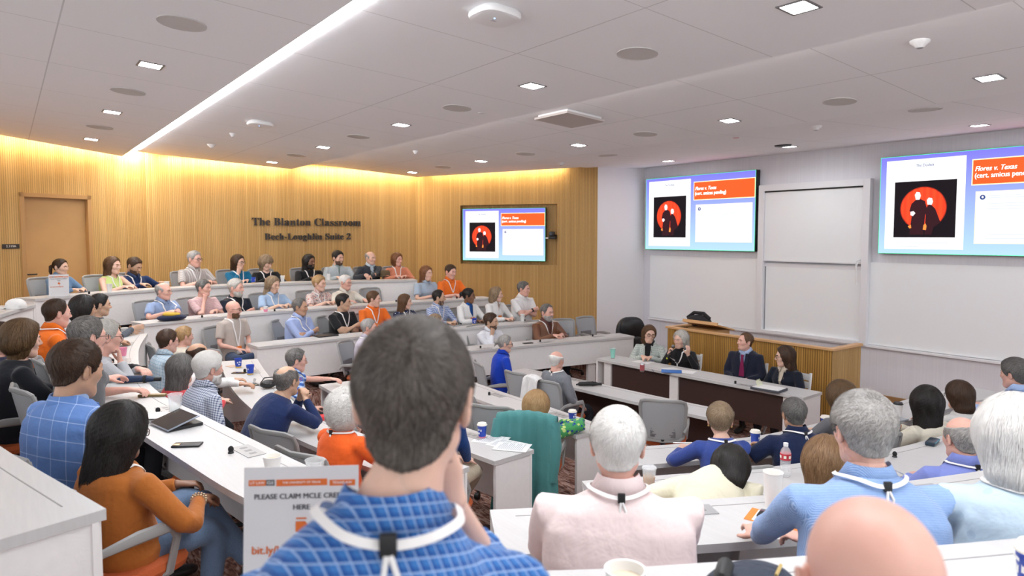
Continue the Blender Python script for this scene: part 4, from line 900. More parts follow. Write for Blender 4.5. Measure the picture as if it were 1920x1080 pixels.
def person(P):
    """P: dict describing one seated person"""
    rng=np.random.default_rng(P['id']*7+3);fem=P.get('f',0);row=P['row'];k=P.get('k',ROWS[row][0]);fz=FLZ[k]
    px,py=P['p'];
    if 'Z' in P:
        X,Y,dz=ray(px,py);g_=X*math.sin(YAW)+Y*math.cos(YAW);t=P['Z']/g_;hw=Vector((X*t,Y*t,CAMH+dz*t))
    else:
        xy=seat(px,row,P.get('back',.72));X,Y,dz=ray(px,py);t=math.hypot(*xy)/math.hypot(X,Y);hw=Vector((X*t,Y*t,CAMH+dz*t))
    Zd=hw.x*math.sin(YAW)+hw.y*math.cos(YAW);hs=min(1.14,max(.93,P['s']*Zd/1280/.245)) if 's' in P else P.get('hs',1.0)
    P['hs']=hs;near=Zd<7;vnear=Zd<3.6
    fr=Vector((*nearest(row,hw.x,hw.y),0));tl=Vector((LOOK.x-hw.x,LOOK.y-hw.y,0)).normalized()
    if 'look' in P:a=math.radians(P['look']);tl=Vector((math.sin(a),math.cos(a),0))
    bd=(fr*(1-P.get('turn',.35))+tl*P.get('turn',.35)).normalized()
    if 'face' in P:a=math.radians(P['face']);bd=Vector((math.sin(a),math.cos(a),0))
    rz=math.atan2(bd.y,bd.x)-PI/2;lz=math.atan2(tl.y,tl.x)-PI/2;hy=(lz-rz+PI)%(2*PI)-PI;hy=max(-1.35,min(1.35,hy))
    lean=math.radians(P.get('lean',3));seatz=.55
    hc=hw.z-fz;neckL=P.get('neck',.152)*hs;L=(hc-seatz-neckL*math.cos(lean*.6))/math.cos(lean);L=max(.36,min(.62,L))
    seatz=hc-neckL*math.cos(lean*.6)-L*math.cos(lean)        # height of the pelvis
    sl=P.get('slouch',0);ly=math.sin(lean)*L
    pel=Vector((0,0,seatz));tx=P.get('tx',0)
    def spine(s):return pel+Vector((tx*s,ly*(abs(s)**1.25)*(1 if s>0 else -.3)-.03*math.sin(PI*min(max(s,0),1))*(1+sl),L*math.cos(lean)*s))
    nb=spine(1.0);hd=nb+Vector((tx*.3,math.sin(lean*.6)*neckL+.028*hs,neckL*math.cos(lean*.6)))
    Rm=Matrix.Rotation(rz,3,'Z');org=hw-Rm@hd;org.z=fz
    bw=P.get('bw',(.92 if fem else 1.05))*hs;sc=hs
    HM=Matrix.Translation(hd)@Matrix.Rotation(hy,4,'Z')@Matrix.Rotation(math.radians(-P.get('nod',6)),4,'X')@Matrix.Rotation(math.radians(P.get('tilt',0)),4,'Y')
    # ---- arms
    sw=.176*bw;arms=[];U=.275*sc;Fo=.25*sc;ny,nz=nb.y,nb.z
    pose=P.get('pose','desk');H={}
    dz_=.785;HC_=hd
    if pose=='desk':H={1:((.09,ny+.34,dz_+.01),(-.8,.6,0),(0,0,-1),(.7,-.2,-.5)),-1:((-.09,ny+.32,dz_+.01),(.8,.6,0),(0,0,-1),(-.7,-.2,-.5))}
    elif pose=='wide':H={1:((.16,ny+.34,dz_+.01),(-.3,.9,0),(0,0,-1),(.7,-.2,-.5)),-1:((-.16,ny+.34,dz_+.01),(.3,.9,0),(0,0,-1),(-.7,-.2,-.5))}
    elif pose=='cross':H={1:((-.07,ny+.225,nz-.195),(-1,.1,.15),(0,-1,0),(1,-.1,-.5)),-1:((.07,ny+.20,nz-.235),(1,.1,.1),(0,-1,0),(-1,-.1,-.5))}
    elif pose=='lap':H={1:((.09,.24,seatz+.13),(-.6,.8,-.1),(0,0,-1),(.7,-.5,-.3)),-1:((-.09,.22,seatz+.13),(.6,.8,-.1),(0,0,-1),(-.7,-.5,-.3))}
    elif pose=='chin':H={1:(tuple(HC_+Vector((.055,.075,-.185))*hs),(-.30,.0,.95),(-.1,-1,.1),(.4,.5,-1),.9),-1:((-.02,ny+.28,dz_+.0),(.9,.3,0),(0,0,-1),(-.7,-.2,-.5))}
    elif pose=='clasp':H={1:(tuple(hd+Vector((.045,.13,-.16))*hs),(-.5,.1,.85),(-1,-.2,0),(.5,.6,-1),.9),-1:(tuple(hd+Vector((-.045,.13,-.17))*hs),(.5,.1,.85),(1,-.2,0),(-.5,.6,-1),.9)}
    elif pose=='down':H={1:((.20,ny+.18,seatz+.06),(0,1,-.3),(0,0,-1),(.4,-.8,-.3)),-1:((-.20,ny+.18,seatz+.06),(0,1,-.3),(0,0,-1),(-.4,-.8,-.3))}
    for q,v in P.get('hands',{}).items():H[q]=v
    gb=G();gs=G();slv=P.get('sl_','long');cuffs=[];wr={}
    for q in(1,-1):
        w,hdn,pn,pole=H[q][:4];curl=H[q][4] if len(H[q])>4 else (.5 if pose!='wide' else .25)
        w=Vector(w);
        if P.get('worldhand',{}).get(q):w=Rm.inverted()@(Vector(P['worldhand'][q])-org)
        Sh=nb+Vector((q*sw,-.002,-(.052+P.get('drop',0))*sc));El,w=ik(Sh,w,U,Fo,Vector(pole));wr[q]=(w,El)
        hd_=Vector(hdn)
        if P.get('along'):hd_=(w-El)
        inn=nb+Vector((q*.06*bw,0,-.05*sc));m1=Sh.lerp(El,.5);m2=El.lerp(w,.35);e0=El+(Sh-El).normalized()*.03;e1=El+(w-El).normalized()*.03
        gb.tube([inn,Sh,m1,e0,e1,m2,El.lerp(w,.9),w],[.04*sc,.046*sc,.040*sc,.034*sc,.034*sc,.035*sc,.023*sc,.024*sc],n=10)
        hand(gb,w,hd_,Vector(pn),curl,sc*(.93 if fem else 1.0),q)
        th=P.get('puff',0)
        if slv!='none':
            PT=[inn,Sh+Vector((q*.004,0,.002)),m1,e0];RR=[.050*sc,(.062+th)*sc,(.056+th)*sc,(.050+th)*sc]
            if slv=='long':PT+=[e1,m2,El.lerp(w,.86),El.lerp(w,.95)];RR+=[(.050+th)*sc,(.046+th)*sc,(.036+th*.6)*sc,.035*sc]
            elif slv=='roll':PT+=[e1,El.lerp(w,.3)];RR+=[.049*sc,.049*sc]
            else:
                PT=[inn,Sh+Vector((q*.004,0,.002)),Sh.lerp(El,.4),Sh.lerp(El,.72)];RR=[.050*sc,.064*sc,.062*sc,(.062+th)*sc]
            gs.tube(PT,RR,n=12)
    torso(gb,spine,bw,-.004,P.get('belly',0),fem,bust=P.get('bust',1))
    nbk=nb+Vector((0,-.004,.02));gb.tube([nb-Vector((0,0,.03)),nb+Vector((0,.004,.05)),HM@Vector((0,-.024*sc,-.085*sc)),HM@Vector((0,-.020*sc,-.05*sc))],[.056*sc,.052*sc*(.9 if fem else 1),.050*sc*(.88 if fem else 1),.048*sc*(.88 if fem else 1)],n=14)
    vb=.0055 if vnear else (.0075 if near else .011);body=remesh(gb,vb,2,.4)
    # ---- head, added to the same mesh
    HM=Matrix.Translation(hd)@Matrix.Rotation(hy,4,'Z')@Matrix.Rotation(math.radians(-P.get('nod',6)),4,'X')@Matrix.Rotation(math.radians(P.get('tilt',0)),4,'Y')
    nu,nv=(112,84) if near else (64,48);Rf,Rb,D=head_table(fem,nu,nv);hv=(D*Rf[...,None]).reshape(-1,3);asp=P.get('fw',1.0);hv=hv*A_((asp,1,1))
    Fc=gridfaces(nu,nv);mi=[]
    fc=hv[np.array(Fc)].mean(1);lip=(np.abs(fc[:,0])<.0225*(1-.35*((fc[:,2]+.056)/.012)**2))&(fc[:,2]<-.0455)&(fc[:,2]>-.0685)&(fc[:,1]>.075);mi=lip.astype(int)*1
    hg=G();hg.v=[tuple(HM@(Vector(v)*sc)) for v in hv];hg.f=Fc;hg.m=mi.tolist()
    def HP(v):return HM@(Vector(v)*sc)
    rho=lambda x,z,off=0:None
    for q in(-1,1):   # ears, eyes, brows
        EM=HM.to_3x3()
        hg.ball(HP((q*.079*asp,-.012,-.004)),(.010*sc,.021*sc,.033*sc),0,12,EM@Matrix.Rotation(q*.5,3,'Z')@Matrix.Rotation(-.2,3,'X'))
        hg.tube([HP((q*.081*asp,.006,-.018)),HP((q*.087*asp,-.006,.018)),HP((q*.090*asp,-.022,.024)),HP((q*.090*asp,-.028,.006)),HP((q*.084*asp,-.018,-.026)),HP((q*.079*asp,-.004,-.032))],.0045*sc,n=6)
        e=HP((q*.031,.0790,.004));hg.ball(e,.0120*sc,2,12);hg.ball(HP((q*.031+.001,.0857,.004)),(.0068*sc,)*3,3,8);hg.tube([HP((q*.0165,.0865,.0075)),HP((q*.024,.0915,.0125)),HP((q*.034,.0915,.0130)),HP((q*.046,.0825,.0075))],(.0019 if near else .0027)*sc,n=5,mi=3)
        if near:
            hg.tube([HP((q*.017,.085,.005)),HP((q*.024,.0895,.0115)),HP((q*.034,.0885,.0125)),HP((q*.045,.080,.006))],.0032*sc,n=6)
            hg.tube([HP((q*.017,.085,.004)),HP((q*.026,.088,-.0035)),HP((q*.036,.087,-.004)),HP((q*.045,.080,.005))],.0028*sc,n=6)
    hm=hg.mesh('head',[skin(P['skin'])],fix=False)
    bm=bmesh.new();bm.from_mesh(body)
    for f in bm.faces:f.material_index=0
    bm.from_mesh(hm);bm.to_mesh(body);bm.free();bpy.data.meshes.remove(hm)
    lipc=mat('lips_'+P['skin']+('_f' if fem else ''),tuple(a*b for a,b in zip(SKINS[P['skin']],(.82,.42,.44) if fem else (.84,.60,.58))),.5)
    root=finish(body,'person',[skin(P['skin']),lipc,EYEW,IRIS],None);root.location=org;root.rotation_euler=(0,0,rz)
    tag(root,P['label'],'person',P.get('group'))
    # ---- brows
    if P.get('brow',1):
        c1=P['hc'][0] if 'hc' in P else (.3,.25,.2);g=G()
        for q in(-1,1):g.tube([HP((q*.015,.0915,.024)),HP((q*.030,.0900,.0295)),HP((q*.048,.0765,.0255))],[(.0028 if near else .0038)*sc,(.0034 if near else .0044)*sc,(.0020 if near else .003)*sc],n=6)
        g.obj('eyebrows',mat('brow_%02x%02x%02x'%tuple(int(x**.45*255) for x in c1),tuple(x*.8 for x in c1),.8),root)
    # ---- hair
    HS=HM.copy()
    if P['h'] not in('none','bald'):
        Hm=HS@Matrix.Diagonal((asp,1,1,1));ho=make_hair(P,fem,root,Hm,near,rng)
        if P.get('bun') or P.get('tail'):
            g=G()
            if P.get('bun'):g.ball(HP((0,-.125,.02)),(.040*sc,.036*sc,.040*sc),0,16);g.tube([HP((0,-.13,.0)),HP((0.01,-.15,-.05))],[.02,.004])
            else:g.tube([HP((0,-.105,.02)),HP((0,-.15,-.01)),HP((0,-.15,-.08)),HP((0,-.13,-.15))],[.022,.028,.024,.008],n=10)
            o=g.obj('hair_bun' if P.get('bun') else 'ponytail',ho.data.materials[0],root);a=o.data.attributes.new('hv','FLOAT','POINT');a.data.foreach_set('value',rng.uniform(.1,.6,len(o.data.vertices)).astype(np.float32))
    if 'beard' in P:
        Q=dict(P);Q['T']=P.get('bT',.006);Q['L']=0;make_hair(Q,fem,root,HS,near,rng,'beard')
    if P.get('glasses'):
        gm=mat('glasses_'+P['glasses'],{'black':(.015,.015,.015),'red':(.35,.02,.02),'wire':(.35,.33,.30),'brown':(.08,.03,.02)}[P['glasses']],.3,metal=.6 if P['glasses']=='wire' else 0);g=G();rr=.0022*sc if P['glasses']!='wire' else .0014*sc
        for q in(-1,1):
            n=16;pts=[HP((q*.033+.0235*math.copysign(abs(math.cos(a))**.8,math.cos(a)),.101-.15*abs(.033+q*.0235*math.cos(a)-.02),.004+.017*math.copysign(abs(math.sin(a))**.8,math.sin(a)))) for a in[2*PI*j/n for j in range(n+1)]]
            g.tube(pts,rr,n=5,cap=False);g.tube([HP((q*.056,.096,.010)),HP((q*.079*asp,.06,.012)),HP((q*.084*asp,-.01,.010))],rr,n=5)
        g.tube([HP((-.010,.104,.008)),HP((0,.107,.011)),HP((.010,.104,.008))],rr,n=5);g.obj('glasses',gm,root)
    if P.get('earring'):
        g=G()
        for q in(-1,1):g.ball(HP((q*.083*asp,-.004,-.044)),.008*sc)
        g.obj('earrings',mat('gold',(.7,.5,.2),.25,metal=1),root)
    # ---- clothes
    vg=.009 if vnear else (.012 if near else .017);jac=P.get('jacket')
    torso(gs,spine,bw,.012+(.008 if jac else 0),P.get('belly',0),fem,1.1 if P.get('high',1) else 1.03,bust=P.get('bust',1))
    gm=remesh(gs,vg,3,.5);folds(gm,rng,(.0045 if near else .003));outer=jac or P['shirt']
    bv=None
    def bvh(me):return BVHTree.FromPolygons([v.co.copy() for v in me.vertices],[p.vertices[:] for p in me.polygons])
    bv=bvh(gm)
    def snap(p,off=.004):
        l,n,i,d=bv.find_nearest(p);
        if n.dot(l-spine(max(0,min(1,(l.z-pel.z)/(L*math.cos(lean)+1e-6)))))<0:n=-n
        return l+n*off,n
    cut=P.get('cut')   # (kind, depth, half width at the neck)
    if jac and not cut:cut=('v',.30,.052)
    if cut:
        kd,dp,hwid=cut;bm=bmesh.new();bm.from_mesh(gm);top=nb.z+.085
        kill=[]
        for f in bm.faces:
            c=f.calc_center_median();z=nb.z+.03-c.z
            sy=spine(max(0,min(1.1,(c.z-pel.z)/(L*math.cos(lean))))).y
            if c.y<sy+.02 or z>dp or c.z>top:continue
            if z<0:w=hwid*1.15
            elif kd=='v':w=hwid*(1-z/dp)
            else:w=hwid*math.sqrt(max(0,1-(z/dp)**2))
            if abs(c.x-tx)<w:kill.append(f)
        bmesh.ops.delete(bm,geom=kill,context='FACES');bm.to_mesh(gm);bm.free()
    go=finish(gm,'jacket' if jac else 'shirt',outer,root)
    if jac:
        g=G();torso(g,spine,bw,.007,P.get('belly',0),fem,1.12,bust=P.get('bust',1));g.obj('shirt',P['shirt'],root)
    if cut:
        lm=P.get('lapel',outer)
        for q in(-1,1):
            pts=[];ns=[];kd,dp,hwid=cut;m_=9
            for i in range(m_+1):
                z=dp*i/m_;w=hwid*(1-z/dp) if kd=='v' else hwid*math.sqrt(max(0,1-(z/dp)**2));yy=nb.y+.16
                p,n=snap(Vector((tx+q*(w+.004),yy,nb.z+.03-z)),.005);pts.append(p);ns.append(n)
            ribbon(pts,ns,.045 if P.get('lapels') else .012,'lapel' if P.get('lapels') else 'neckline_trim',lm,root,.004)
    if P.get('collar'):
        cm=P.get('cmat',P['shirt']);g=G();n=26;A1_=[];B1_=[];Cc=[]
        for i in range(n+1):
            a=math.radians(102+336*i/n);f=max(0,math.sin(a));ca,sa=math.cos(a),math.sin(a)   # a = 90 deg is the front
            r0=.069*sc*(.93 if fem else 1);A1_.append(nb+Vector((ca*r0,sa*r0*.97+.004,.080*sc+P.get('ch',0)-.050*f*sc)));
            r1=(.089+.006*f)*sc;B1_.append(nb+Vector((ca*r1,sa*r1+.002,(.036-.036*f)*sc-(.030*sc if i in(0,1,n-1,n) else 0))));r2=.071*sc;Cc.append(nb+Vector((ca*r2,sa*r2,.012*sc-.03*f*sc)))
        g.strip(A1_,B1_);g.strip(A1_,Cc);o=g.obj('collar',cm,root,angle=80);md=o.modifiers.new('thickness','SOLIDIFY');md.thickness=.004*sc;md.offset=1
    if jac:
        g=G();n=20;Aa_=[];Bb_=[]
        for i in range(n+1):
            a=math.radians(150+240*i/n);f=max(0,math.sin(a)+.2);ca,sa=math.cos(a),math.sin(a)
            Aa_.append(nb+Vector((ca*.076*sc,sa*.076*sc+.002,.058*sc-.05*f*sc)));Bb_.append(nb+Vector((ca*.098*sc,sa*.098*sc,.006*sc-.04*f*sc)))
        g.strip(Aa_,Bb_);o=g.obj('jacket_collar',jac,root,angle=80);md=o.modifiers.new('thickness','SOLIDIFY');md.thickness=.006*sc;md.offset=0
    if P.get('tie'):
        pts=[];ns=[];g=G()
        for i in range(7):
            p,n=snap(Vector((tx,nb.y+.2,nb.z-.005-.05*i)),.006);pts.append(p);ns.append(n)
        V=[]
        for i,(p,n) in enumerate(zip(pts,ns)):w=(.020,.014,.020,.026,.030,.034,.038)[i];V+=[p+Vector((-w,-.004,0)),p+Vector((w,-.004,0)),p+n*.008+Vector((w,0,0)),p+n*.008+Vector((-w,0,0))]
        g.add(V,[(i*4+j,i*4+(j+1)%4,(i+1)*4+(j+1)%4,(i+1)*4+j) for i in range(6) for j in range(4)]+[(0,1,2,3)]);g.obj('tie',P['tie'],root)
    if P.get('lany',0):
        W_=.013 if near else .018;ld=P.get('ldepth',.235);pts=[];ns=[]
        path=[]
        for q in(-1,1):
            side=[]
            for u in(0,.15,.3,.45,.6,.75,.9,1.0):side.append(Vector((tx*.9+q*(.085*(1-u)+.004)*sc,nb.y+.17,nb.z+.012-ld*u)))
            path.append(side)
        back=[nb+Vector((.094*sc*math.cos(a),.092*sc*math.sin(a)-.002,.022*sc-.0*abs(math.cos(a)))) for a in[math.radians(x) for x in(160,180,205,230,250,270,290,310,335,360,380)]]
        full=path[0][::-1]+back+path[1]
        for i,p in enumerate(full):
            a,n=snap(p,.006 if not(8<=i<=18) else (.012 if P.get('collar') else .006));
            pts.append(a);ns.append(n)
        q0=[tuple(p) for p in pts];n0=[tuple(p) for p in ns]
        def sp3(Q):
            xy=spline([(a,b) for a,b,c in Q],4);xz=spline([(a,c) for a,b,c in Q],4);return [Vector((a[0],a[1],b[1])) for a,b in zip(xy,xz)]
        pts=sp3(q0);ns=[v.normalized() for v in sp3(n0)];lo=ribbon(pts,ns,W_,'lanyard',LANY,root,.002)
        if P['lany']>1:   # seen from behind: dark clip on the nape
            a,n=snap(back[5],.014 if P.get('collar') else .009);t_=Matrix.Translation(a)
            G().box((-.012*sc,-.006,-.016*sc),(.012*sc,.006,.016*sc),mtx=t_,bev=.003).obj('clip',BLKP,lo);g=G();g.tube([a+Vector((0.003,-.004,-.012)),a+Vector((.012,-.012,-.035)),a+Vector((.006,-.014,-.06)),a+Vector((-.006,-.012,-.04)),a+Vector((-.002,-.004,-.012))],.004);g.obj('lanyard_tail',LANY,lo)
        if P.get('badge',1):
            a,n=snap(Vector((tx,nb.y+.2,nb.z-ld-.045)),.012);n=Vector((n.x,n.y,max(n.z,-.1))).normalized();ex=n.cross(Vector((0,0,1))).normalized();ez=ex.cross(n);mm=Matrix((ex,-n,ez)).transposed().to_4x4();mm.translation=a
            b_=G().box((-.042,-.003,-.052),(.042,.003,.012),mtx=mm).obj('badge',WHB,lo,smooth=False);G().box((-.042,-.0035,.012),(.042,.0035,.052),mtx=mm).obj('badge_band',ORB,b_,smooth=False)
    if P.get('watch'):
        q=P['watch'];w,El=wr[q];d=(w-El).normalized();c=w-d*.03;G().tube([c-d*.012,c+d*.012],.031*sc,n=14).obj('wristwatch',BLKP,root)
    if P.get('bracelet'):
        w,El=wr[1];d=(w-El).normalized();g=G();x=d.cross(Vector((0,0,1))).normalized();y=d.cross(x)
        for k_,c0 in((0,-.012),(1,-.032)):
            for j in range(16):a=2*PI*j/16;g.ball(w+d*c0+(x*math.cos(a)+y*math.sin(a))*.033*sc,.006,0,6)
        g.obj('bead_bracelets',mat('bead_gold',(.55,.42,.28),.35,metal=.5),root)
    # ---- legs
    if P.get('legs',1):
        g=G();gf=[];tr=P.get('pants',mat('trousers_dark',(.02,.022,.03),.9));kn={};an={}
        for q in(-1,1):
            hp=pel+Vector((q*.085*sc,0.0,.0));kz=.50;kne=Vector((q*.13*sc,.40*sc,kz));ank=Vector((q*.12*sc,.36*sc,.10))
            if P.get('legs')=='cross' and q==P.get('top',1):kne=Vector((q*.03,.42*sc,kz+.13));ank=Vector((-q*.24,.52*sc,.30))
            if P.get('legs')=='ankle' and q==P.get('top',1):kne=Vector((q*.22,.40*sc,kz+.06));ank=Vector((-q*.12,.44*sc,kz+.10))
            if P.get('legs')=='side':kne=Vector((q*.09+.0,.42*sc,kz));ank=Vector((q*.08,.30,.10))
            g.tube([pel+Vector((q*.07,-.03,.02)),hp+Vector((0,.08,0)),hp.lerp(kne,.6),kne.lerp(hp,.12),kne.lerp(ank,.1),kne.lerp(ank,.5),ank.lerp(kne,.05)],[.10*sc,.092*sc,.078*sc,.068*sc,.064*sc,.058*sc,.050*sc],n=12);kn[q]=kne;an[q]=ank
            d=Vector((0,1,-.15)) if ank.z<.2 else Vector((-q*.5,.5,-.2));d.normalize();sg=G();up=Vector((0,0,1))
            base=ank+Vector((0,0,-.045));sg.tube([base-d*.05,base+d*.02,base+d*.10,base+d*.17,base+d*.20],[(.034,.036),(.04,.045),(.044,.034),(.042,.026),(.02,.014)],n=12,up=(0,0,1));sg.tube([ank+Vector((0,0,.05)),base],[.036,.04],n=10);gf.append(sg)
        g.ball(pel+Vector((0,0,.0)),(.17*bw,.14,.11),0,16);tm=remesh(g,.016 if near else .024,3,.5)
        if near:folds(tm,rng,.004)
        finish(tm,'trousers',tr,root)
        for sg in gf:sg.obj('shoe',P.get('shoes',SHOE),root)
    PEOPLE.append((P,root,org,rz,wr,HM,nb))
    return root
# ================================================================== THE CAST
STUB=((.075,.045,.032),(.15,.09,.065))
HCOL=dict(dbrown=((.030,.014,.008),(.085,.045,.025)),black=((.006,.005,.005),(.03,.024,.022)),brown=((.075,.036,.018),(.17,.09,.045)),lbrown=((.16,.085,.04),(.34,.2,.1)),
 blond=((.30,.17,.07),(.60,.40,.20)),white=((.66,.64,.61),(.84,.82,.79)),grey=((.24,.225,.21),(.50,.48,.46)),salt=((.05,.042,.038),(.32,.30,.28)),dgrey=((.06,.055,.05),(.24,.23,.22)),
 auburn=((.14,.055,.022),(.34,.15,.07)),silver=((.38,.36,.33),(.68,.65,.60)),nsalt=((.030,.021,.015),(.19,.165,.145)),bbrown=((.045,.022,.010),(.24,.14,.065)),ashb=((.17,.11,.065),(.42,.31,.2)))
T_=lambda n,c,**k:cloth('cloth_'+n,c,**k)
JEANS=T_('jeans',(.10,.16,.27),pat='tweed',c2=(.17,.25,.38),k=160);KHAKI=T_('khaki',(.52,.45,.34));NAVYP=T_('navy_trousers',(.015,.02,.05))
CHAIRS=[]
def P(i,row,x,y,s,sk,h,hc,shirt,label,ch=None,**k):
    d=dict(id=i,row=row,p=(x,y),s=s,skin=sk,h=h,hc=HCOL[hc],shirt=shirt,label=label,chair=ch);d.update(k);person(d);return d
W0=T_('white',(.74,.73,.72));BLKC=T_('black',(.012,.012,.014));LBL=T_('light_blue',(.36,.47,.68))
# ---- R5, top far row
P(1,'R5',114,501,31,'light','female','dbrown',T_('denim_shirt',(.10,.18,.30),pat='tweed',c2=(.16,.26,.40),k=90),'woman with dark ponytail in a denim shirt at the top left desk',f=1,tail=1,collar=1,pose='desk',turn=.5,T=.010)
P(2,'R5',212,498,32,'fair','female','brown',T_('lime_top',(.55,.68,.24)),'woman with long brown hair in a sleeveless lime green top',f=1,back=.62,L=.22,sl_='none',cut=('scoop',.06,.06),lany=1,ldepth=.26,turn=.5)
P(3,'R5',252,499,32,'olive','male','dbrown',T_('navy_knit',(.012,.03,.10)),'bearded man in a navy sweater looking down beside the woman in lime green',beard=STUB,bT=.003,back=.92,collar=1,cmat=T_('navy_check_collar',(.03,.05,.12)),lany=1,nod=26,hands={-1:((-.28,.30,.80),(-.5,.85,0),(0,0,-1),(-.7,-.2,-.5))},turn=.3)
P(4,'R5',365,486,33,'pink','male','grey',T_('striped_grey_shirt',(.36,.33,.32),pat='vstripe',c2=(.62,.58,.56),k=34,w=.4),'older grey-haired man with glasses in a grey striped short-sleeved shirt, back row',glasses='black',sl_='short',collar=1,lany=1,side=.3)
P(5,'R5',447,492,28,'fair','female','dbrown',T_('teal_blouse',(.008,.13,.25)),'woman with a dark bob and glasses in a teal blouse, chin on her hand',f=1,L=.10,glasses='black',pose='chin',lany=1)
P(6,'R5',499,493,28,'fair','bangs','ashb',BLKC,'woman with short light hair in a black top looking down, back row',f=1,L=.03,T=.022,nod=24,lany=1,turn=.1,cut=('scoop',.05,.06))
P(7,'R5',580,491,27,'brown','male','black',BLKC,'man with long black hair and beard in a black shirt, back row',L=.17,beard=HCOL['black'],lany=1)
P(8,'R5',634,484,26,'fair','male','black',T_('sage_shirt',(.25,.33,.31)),'dark-haired bearded man in a light grey blazer, hands together on the back desk',T=.022,beard=STUB,bT=.003,jacket=T_('grey_blazer',(.36,.40,.42),pat='tweed',c2=(.46,.50,.52),k=60),lapels=1,turn=.2,look=158)
P(9,'R5',695,484,25,'fair','ring','grey',T_('pale_blue',(.50,.58,.64)),'bald older man in a dark zip jacket holding a brown hat',jacket=T_('charcoal_jacket',(.035,.04,.05)),collar=1,hands={-1:((.16,.42,.80),(.6,.8,0),(0,0,-1),(-.7,-.2,-.5)),1:((.24,.40,.83),(.3,.9,0),(-1,0,0),(.7,-.2,-.5))})
P(10,'R5',745,487,24,'pink','female','auburn',T_('coral_blouse',(.60,.22,.13)),'woman with auburn hair in a coral blouse at the right end of the back row',f=1,L=.06,T=.022,lany=1,turn=.1)
# ---- R4
P(13,'R4',307,546,33,'pink','ring','grey',T_('blue_short_shirt',(.24,.32,.50)),'bald man with glasses in a blue short-sleeved shirt, hands clasped beside the yellow sweater',glasses='wire',sl_='short',collar=1,lany=1,hands={1:((.24,.40,.83),(-.6,.6,.3),(0,0,-1),(.7,-.2,-.5)),-1:((.12,.42,.83),(.8,.5,.3),(0,0,-1),(-.7,-.2,-.5))})
P(14,'R4',382,540,31,'pink','male','dgrey',T_('pink_check',(.62,.44,.43),pat='check',c2=(.50,.26,.28),k=40,w=.2),'laughing grey-haired man in a pink checked shirt with his hand at his mouth',sl_='short',pose='chin',turn=.3)
P(15,'R4',443,540,33,'pink','male','silver',BLKC,'white-bearded man in a dark navy blazer over black, arms folded',beard=HCOL['silver'],jacket=T_('navy_blazer_a',(.010,.013,.025)),pose='cross',lany=1,T=.02)
P(16,'R4',512,534,31,'light','female','ashb',T_('sky_shirt',(.34,.46,.64)),'woman with long blond hair in a light blue short-sleeved shirt, second row from the top',f=1,L=.15,sl_='short',collar=1,lany=1,nod=14,look=150)
P(17,'R4',599,532,29,'fair','male','blond',T_('floral_shirt',(.62,.50,.46),pat='floral',c2=(.42,.10,.08),k=38,w=.33,c3=(.20,.22,.26)),'woman with short pale blond hair in a red and white floral shirt',f=1,T=.026,sl_='short',collar=1,lany=1,hc_=1)
P(18,'R4',648,530,28,'pink','male','white',T_('ivory_shirt',(.72,.68,.60)),'white-haired man with glasses in an ivory long-sleeved shirt',glasses='wire',collar=1,belly=.4,pose='wide')
P(11,'R4',800,513,28,'fair','female','auburn',T_('pale_blue_blouse',(.36,.44,.54)),'woman with long reddish blond hair in a pale blue short-sleeved blouse',f=1,L=.18,sl_='short',collar=1,turn=.4)
P(12,'R4',845,510,27,'pink','male','dbrown',T_('orange_polo_a',(.80,.17,.02)),'dark-haired man in a bright orange polo shirt below the wall screen',sl_='short',collar=1,lany=1,ldepth=.22,nod=12,belly=.3)
# ---- R3
P(19,'R3',438,580,33,'pink','bald','lbrown',T_('taupe_tshirt',(.46,.40,.36)),'bald bearded man with glasses in a taupe T-shirt sitting beside the desk end',Z=9.5,glasses='black',beard=HCOL['brown'],bT=.003,sl_='short',lany=1,ldepth=.36,pose='lap',legs='ankle',pants=T_('dark_jeans',(.03,.05,.10)),T=.0,face=155,ns=0)
P(20,'R3',563,576,33,'tan','recede','dgrey',T_('oxford_blue',(.34,.42,.68)),'man with greying hair in a light blue shirt, arms crossed behind a closed laptop',collar=1,pose='cross',lany=1,belly=.5,face=150)
P(21,'R3',644,567,32,'olive','male','black',BLKC,'young man with black hair in a black T-shirt with crossed arms and white lanyard',sl_='short',pose='cross',lany=1,look=120)
P(22,'R3',701,561,30,'fair','male','brown',T_('orange_polo_b',(.78,.16,.02)),'young brown-haired man in an orange long-sleeved polo in the third row',collar=1,lany=1,turn=.2,look=125)
P(23,'R3',760,566,28,'fair','female','brown',T_('navy_dots',(.012,.02,.06),pat='dots',c2=(.7,.7,.7),k=32,w=.26),'woman with long brown hair in a navy blouse with white dots',f=1,L=.2,sl_='short',lany=1,look=125)
P(24,'R3',823,558,28,'olive','recede','black',T_('blue_gingham',(.50,.56,.70),pat='check',c2=(.07,.13,.36),k=36,w=.38),'man with receding black hair in a blue and white checked shirt',collar=1,lany=1,beard=STUB,bT=.001,look=125)
P(25,'R3',879,555,28,'brown','female','black',T_('blue_print',(.01,.08,.30),pat='dots',c2=(.02,.02,.06),k=30,w=.3),'woman with dark braids in a white jacket over a blue patterned dress',f=1,jacket=W0,cut=('v',.34,.07),bun=1,lany=1,look=135)
P(26,'R3',931,552,27,'fair','female','ashb',W0,'woman with blond hair tied back in a white open-necked shirt',f=1,L=.10,cut=('v',.15,.05),collar=1,lany=1,look=130)
P(27,'R3',982,542,28,'pink','male','dgrey',T_('white_polo',(.76,.75,.75)),'grey-haired man in a white polo, crossed arms, right end of the third row',sl_='short',collar=1,pose='cross',lany=1,watch=1,look=150,belly=.3)
